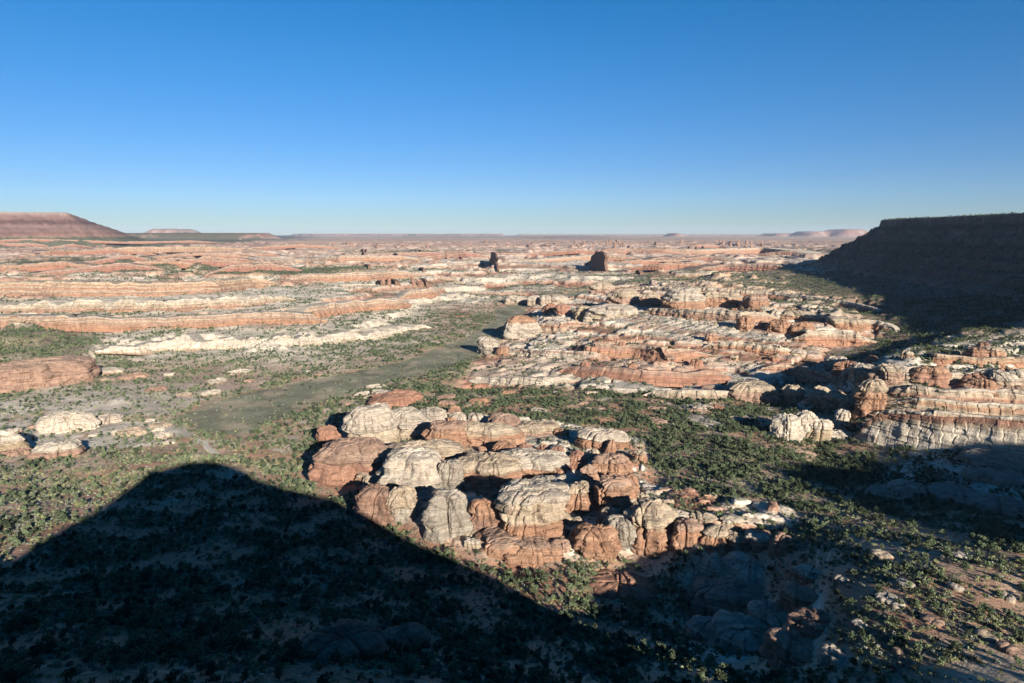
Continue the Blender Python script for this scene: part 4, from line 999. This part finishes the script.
def tube(p, q, r0, r1, n=5):
    p, q = np.array(p, float), np.array(q, float)
    d = q - p; d /= np.linalg.norm(d); a = np.cross(d, [0.3, 1, .2]); a /= np.linalg.norm(a); b = np.cross(d, a)
    t = np.linspace(0, 2 * np.pi, n, endpoint=False)
    ring = np.cos(t)[:, None] * a + np.sin(t)[:, None] * b
    V = np.r_[p + ring * r0, q + ring * r1]
    return V, np.array([[i, (i + 1) % n, n + (i + 1) % n, n + i] for i in range(n)])
def trunk_geo(c, seed):
    rg = np.random.default_rng(seed); Vs = []; Fs = []; o = 0
    base = np.array([0, 0, -.5]); fork = np.array([rg.normal(0, .15), rg.normal(0, .15), .9])
    segs = [(base, fork, .26, .17)] + [(fork, cc_, .13, .04) for cc_ in c[:6]]
    for s in segs:
        V, f = tube(*s); Vs.append(V); Fs.append(f + o); o += len(V)
    return np.concatenate(Vs), np.concatenate(Fs)
def bush_geo(seed, n=70, h=1.1, w=1.3):
    rg = np.random.default_rng(seed); L_ = 4
    c = np.c_[rg.normal(0, w * .3, L_), rg.normal(0, w * .3, L_), rg.uniform(.3, .6, L_) * h]
    V, Fq = tri_cloud(c, rg.uniform(.4, .6, L_) * w, n, .34, rg); V[:, 2] = np.maximum(V[:, 2], .02)
    return V, Fq, c
rp = np.random.default_rng(77)
def scatter(r0, r1, per, fld, thr=0.0):
    """random ground points between two distances, kept with the odds that the local growth gives"""
    area = (r1 * r1 - r0 * r0) * .79
    n = int(area / per)
    az = rp.uniform(-.79, .79, n); rr = np.sqrt(rp.uniform(r0 * r0, r1 * r1, n))
    X_, Y_ = np.sin(az) * rr, np.cos(az) * rr
    i0 = np.clip(((az - AZS[0]) / st).astype(int), 0, ND - 1); j0 = np.clip(np.searchsorted(RS, rr) - 1, 0, NR - 2)
    v = fld[j0, i0]
    k = rp.random(n) < v
    X_, Y_ = X_[k], Y_[k]
    g = fbm(X_ / 38 + 5, Y_ / 38, 4)
    k = rp.random(len(X_)) < np.clip(.58 + 3.2 * g, .13, 1)
    X_, Y_ = X_[k], Y_[k]
    Z_ = ground(X_, Y_)
    px, py = proj(X_, Y_, Z_ + 1.5)
    k = (px > -170) & (px < 1200) & (py < 760)
    X_, Y_, Z_ = X_[k], Y_[k], Z_[k]
    for (cx, cy, rad, o, rm_) in ROCKXY:      # not inside the rocks
        m = (X_ - cx) ** 2 + (Y_ - cy) ** 2 > (rm_ * 1.0) ** 2
        X_, Y_, Z_ = X_[m], Y_[m], Z_[m]
    return X_, Y_, Z_
veg2 = np.clip(veg, 0, 1.2).reshape(NR, NA)
b2 = np.clip((.35 + .6 * np.clip(veg, 0, 1)) * (1 - rockm * .6) * (1 - mm * .85), 0, 1).reshape(NR, NA)
jx, jy, jz = [np.concatenate(q) for q in zip(scatter(135, 1100, 8.5, veg2), scatter(1100, 2200, 15, veg2), scatter(2200, 4200, 55, veg2))]
bx, by, bz = [np.concatenate(q) for q in zip(scatter(135, 800, 2.8, b2), scatter(800, 1700, 7, b2))]
js = .34 + 1.0 * rp.random(len(jx)) ** 2.0; bsz = rp.uniform(.6, 1.5, len(bx))
dj = np.sqrt(jx ** 2 + jy ** 2)
js *= 1 + .35 * sst(2200, 3000, dj)
print('plants', len(jx), len(bx), round(time.time() - T0, 1))
tp, tv = proj(jx, jy, jz + 2)
inf_ = (tp > 3) & (tp < 1021) & (tv < 676) & visible(jx, jy, jz + 3.2 * js)
size = np.where(inf_, js / np.sqrt(dj ** 2 + (H - jz) ** 2), 0)
own = np.zeros(len(jx), bool); own[np.argsort(-size)[:285]] = True
protoJ = []
for k in range(6):
    V, Fq, cn = crown_geo(40 + k, 230, [4.2, 3.6, 4.8, 3.4, 4.4, 3.9][k], [2.5, 2.9, 2.3, 2.7, 2.9, 2.4][k], 7 + k % 4)
    tV, tF = trunk_geo(cn, 60 + k)
    protoJ.append((V, Fq, tV, tF))
def zone(px, py):
    if px < 330 and py < 560: return 'dark green juniper with a bushy crown on the sunlit flats left of the overlook shadow', 'junipers on the sunlit flats at left'
    if px < 420: return 'dark juniper in deep shade on the slope at the bottom left', 'junipers in the shade at bottom left'
    if px < 640: return 'dark juniper in deep shade below the central dome cluster', 'junipers in the shade below the domes'
    if px < 800: return 'dark juniper in the shaded gully between the overlook slope and the sunlit ridge', 'junipers in the shaded gully'
    if py < 600: return 'green juniper throwing a long shadow on the upper part of the sunlit right-hand ridge', 'junipers on the upper sunlit ridge'
    if px < 910: return 'green juniper beside bare red soil on the lower sunlit ridge', 'junipers beside the red soil'
    return 'green juniper crowded on the lower right corner of the sunlit ridge', 'junipers in the lower right corner'
crm = [None] * 6; trm = [None] * 6; tmpl = [None] * 6
for n_, i in enumerate(np.where(own)[0]):
    k = n_ % 6
    e = bpy.data.objects.new('juniper_tree', None); C.objects.link(e)
    e.empty_display_size = .5
    e.location = (jx[i], jy[i], jz[i] - .1); e.rotation_euler = (0, 0, rp.uniform(0, 6.28)); e.scale = (js[i],) * 3
    if crm[k] is None:
        V, Fq, tV, tF = protoJ[k]
        crm[k] = mesh_from('crown', V, Fq, M_JUN); trm[k] = mesh_from('trunk', tV, tF, M_BARK)
        cr, tr = crm[k], trm[k]
    else:
        cr, tr = crm[k].copy(), trm[k].copy(); C.objects.link(cr); C.objects.link(tr)
    cr.parent = e; tr.parent = e
    lb, gp = zone(float(tp[i]), float(tv[i]))
    tag(e, lb, 'juniper', gp)
def instancer(name, xs, ys, zs, ss, geos, mat, kind='stuff'):
    """ONE object of ground cover: the copies are made by a node tree over a cloud of points"""
    me = bpy.data.meshes.new(name); me.vertices.add(len(xs))
    me.vertices.foreach_set('co', np.c_[xs, ys, zs].astype(np.float32).ravel())
    for nm_, v in (('size', ss), ('spin', rp.uniform(0, 6.28, len(xs)))):
        a_ = me.attributes.new(nm_, 'FLOAT', 'POINT'); a_.data.foreach_set('value', v.astype(np.float32))
    a_ = me.attributes.new('pick', 'INT', 'POINT'); a_.data.foreach_set('value', rp.integers(0, len(geos), len(xs)).astype(np.int32))
    o = bpy.data.objects.new(name, me); C.objects.link(o); tag(o, kind=kind)
    ng = bpy.data.node_groups.new(name, 'GeometryNodeTree')
    ng.interface.new_socket('Geometry', in_out='INPUT', socket_type='NodeSocketGeometry'); ng.interface.new_socket('Geometry', in_out='OUTPUT', socket_type='NodeSocketGeometry')
    gi = ng.nodes.new('NodeGroupInput'); go = ng.nodes.new('NodeGroupOutput'); L = ng.links
    iop = ng.nodes.new('GeometryNodeInstanceOnPoints')
    mp = ng.nodes.new('GeometryNodeMeshToPoints'); L.new(gi.outputs[0], mp.inputs[0]); L.new(mp.outputs[0], iop.inputs['Points'])
    g2i = ng.nodes.new('GeometryNodeGeometryToInstance')
    for k, me_ in enumerate(reversed(geos)):
        oi = ng.nodes.new('GeometryNodeObjectInfo'); oi.inputs['Object'].default_value = me_
        oi.inputs['As Instance'].default_value = False
        L.new(oi.outputs['Geometry'], g2i.inputs[0])
    L.new(g2i.outputs[0], iop.inputs['Instance']); iop.inputs['Pick Instance'].default_value = True
    def attr(nm_, ty):
        n = ng.nodes.new('GeometryNodeInputNamedAttribute'); n.data_type = ty; n.inputs['Name'].default_value = nm_; return n.outputs['Attribute']
    L.new(attr('pick', 'INT'), iop.inputs['Instance Index'])
    cx_ = ng.nodes.new('ShaderNodeCombineXYZ'); L.new(attr('spin', 'FLOAT'), cx_.inputs[2]); L.new(cx_.outputs[0], iop.inputs['Rotation'])
    L.new(attr('size', 'FLOAT'), iop.inputs['Scale'])
    L.new(iop.outputs[0], go.inputs[0])
    md = o.modifiers.new('copies', 'NODES'); md.node_group = ng
    return o
lone = [bpy.data.objects.new('leaf_clump', crm[k].data) for k in range(6)]
nearj = ~own & (dj < 1500)
instancer('juniper_scrub', jx[nearj], jy[nearj], jz[nearj] - .1, js[nearj], lone, M_JUN)
def lowtree(seed):
    V, Fq, cn = crown_geo(seed, 46, 4.0, 2.5, 6)
    c0 = V.reshape(-1, 4, 3).mean(1, keepdims=True); V = (c0 + (V.reshape(-1, 4, 3) - c0) * 2.1).reshape(-1, 3)
    me = mesh_from('leaf_clump', V, Fq, M_JUN); o = me; C.objects.unlink(o); return o
lows = [lowtree(90 + k) for k in range(4)]
farj = ~own & ~(dj < 1500)
instancer('distant_juniper_scrub', jx[farj], jy[farj], jz[farj] - .1, js[farj], lows, M_JUN)
bush_o = []
for k in range(6):
    V, Fq, cn = bush_geo(200 + k)
    o = mesh_from('bush_clump', V, Fq, M_BR if k % 2 else M_SG); C.objects.unlink(o); bush_o.append(o)
db = np.hypot(bx, by); tb, vb = proj(bx, by, bz + .5)
inb = (tb > 3) & (tb < 1021) & (vb < 678) & visible(bx, by, bz + 1.0 * bsz)
szb = np.where(inb, bsz / db, 0); ownb = np.zeros(len(bx), bool); ownb[np.argsort(-szb)[:280]] = True
for n_, i in enumerate(np.where(ownb)[0]):
    k = n_ % 6
    o = bpy.data.objects.new('desert_bush', bush_o[k].data); C.objects.link(o)
    o.location = (bx[i], by[i], bz[i] - .05); o.rotation_euler = (0, 0, rp.uniform(0, 6.28)); o.scale = (bsz[i],) * 3
    pz = 'in the shaded left half of the bottom edge' if tb[i] < 512 else ('in the shaded gully at the bottom' if tb[i] < 800 else 'on the sunlit lower right slope')
    ty = 'olive' if k % 2 else 'grey sage'
    tag(o, 'low %s bush %s' % (ty, pz), 'bush', '%s bushes %s' % (ty, pz))
instancer('desert_brush', bx[~ownb], by[~ownb], bz[~ownb] - .05, bsz[~ownb], bush_o, M_BR)
print('plants done', round(time.time() - T0, 1))


# ------------------------------------------------------------------ air
hz = [(-61000, -61000, -60), (61000, 61000, 760)]
(x0, y0, z0), (x1, y1, z1) = hz
hv = [(x, y, z) for z in (z0, z1) for x, y in ((x0, y0), (x1, y0), (x1, y1), (x0, y1))]
hf = [(0, 3, 2, 1), (4, 5, 6, 7), (0, 1, 5, 4), (1, 2, 6, 5), (2, 3, 7, 6), (3, 0, 4, 7)]
mh = bpy.data.materials.new('haze'); mh.use_nodes = True; nt = mh.node_tree; nt.nodes.clear()
out = N(nt, 'ShaderNodeOutputMaterial'); pv = N(nt, 'ShaderNodeVolumePrincipled')
pv.inputs['Color'].default_value = (.62, .76, 1., 1); pv.inputs['Density'].default_value = 0.75e-5
pv.inputs['Anisotropy'].default_value = .0
nt.links.new(pv.outputs[0], out.inputs['Volume'])
ho = mesh_from('haze', hv, hf, mh); tag(ho, kind='stuff')

# ------------------------------------------------------------------ light, sky, camera
w_ = bpy.data.worlds.new('World'); sc_.world = w_; w_.use_nodes = True
nt = w_.node_tree; bg = nt.nodes['Background']
sky = N(nt, 'ShaderNodeTexSky'); sky.sky_type = 'NISHITA'; sky.sun_disc = False
sky.sun_elevation = ALT
sx, sy = -LD[0], -LD[1]                         # towards the sun
sky.sun_rotation = math.atan2(sx, sy)
sky.altitude = 1900; sky.air_density = 1.0; sky.dust_density = .3; sky.ozone_density = 2.0
hs = N(nt, 'ShaderNodeHueSaturation'); hs.inputs['Saturation'].default_value = 1.42
nt.links.new(sky.outputs[0], hs.inputs['Color']); tc = N(nt, 'ShaderNodeTexCoord'); sz = N(nt, 'ShaderNodeSeparateXYZ'); nt.links.new(tc.outputs['Generated'], sz.inputs[0])
el_ = N(nt, 'ShaderNodeMapRange'); el_.interpolation_type = 'SMOOTHSTEP'; el_.inputs['From Min'].default_value = -.04; el_.inputs['From Max'].default_value = .30; nt.links.new(sz.outputs[2], el_.inputs['Value'])
gr = mixc(nt, el_.outputs[0], (.42, .52, .80), (.90, .90, .98))
mu = N(nt, 'ShaderNodeVectorMath', operation='MULTIPLY'); nt.links.new(hs.outputs[0], mu.inputs[0]); nt.links.new(gr, mu.inputs[1])
nt.links.new(mu.outputs[0], bg.inputs['Color']); bg.inputs['Strength'].default_value = .05
sun = bpy.data.lights.new('sun', 'SUN'); sun.energy = 5.0; sun.angle = R(.53); sun.color = (1., .93, .84)
so_ = bpy.data.objects.new('sun', sun); C.objects.link(so_)
from mathutils import Vector
so_.rotation_euler = Vector((sx * math.cos(ALT), sy * math.cos(ALT), math.sin(ALT))).to_track_quat('Z', 'Y').to_euler()
cam = bpy.data.cameras.new('camera'); co = bpy.data.objects.new('camera', cam); C.objects.link(co)
cam.sensor_width = 36; cam.lens = 36 * F / 1024; cam.clip_start = .5; cam.clip_end = 200000
co.location = (0, 0, H); co.rotation_euler = (math.pi / 2 - PITCH, 0, 0)
sc_.camera = co
sc_.view_settings.view_transform = 'Standard'; sc_.view_settings.look = 'None'; sc_.view_settings.exposure = 1.3; sc_.view_settings.gamma = 1
sc_.cycles.volume_bounces = 0; sc_.cycles.max_bounces = 5; sc_.cycles.diffuse_bounces = 2
sc_.cycles.use_denoising = True
print('done', round(time.time() - T0, 1))
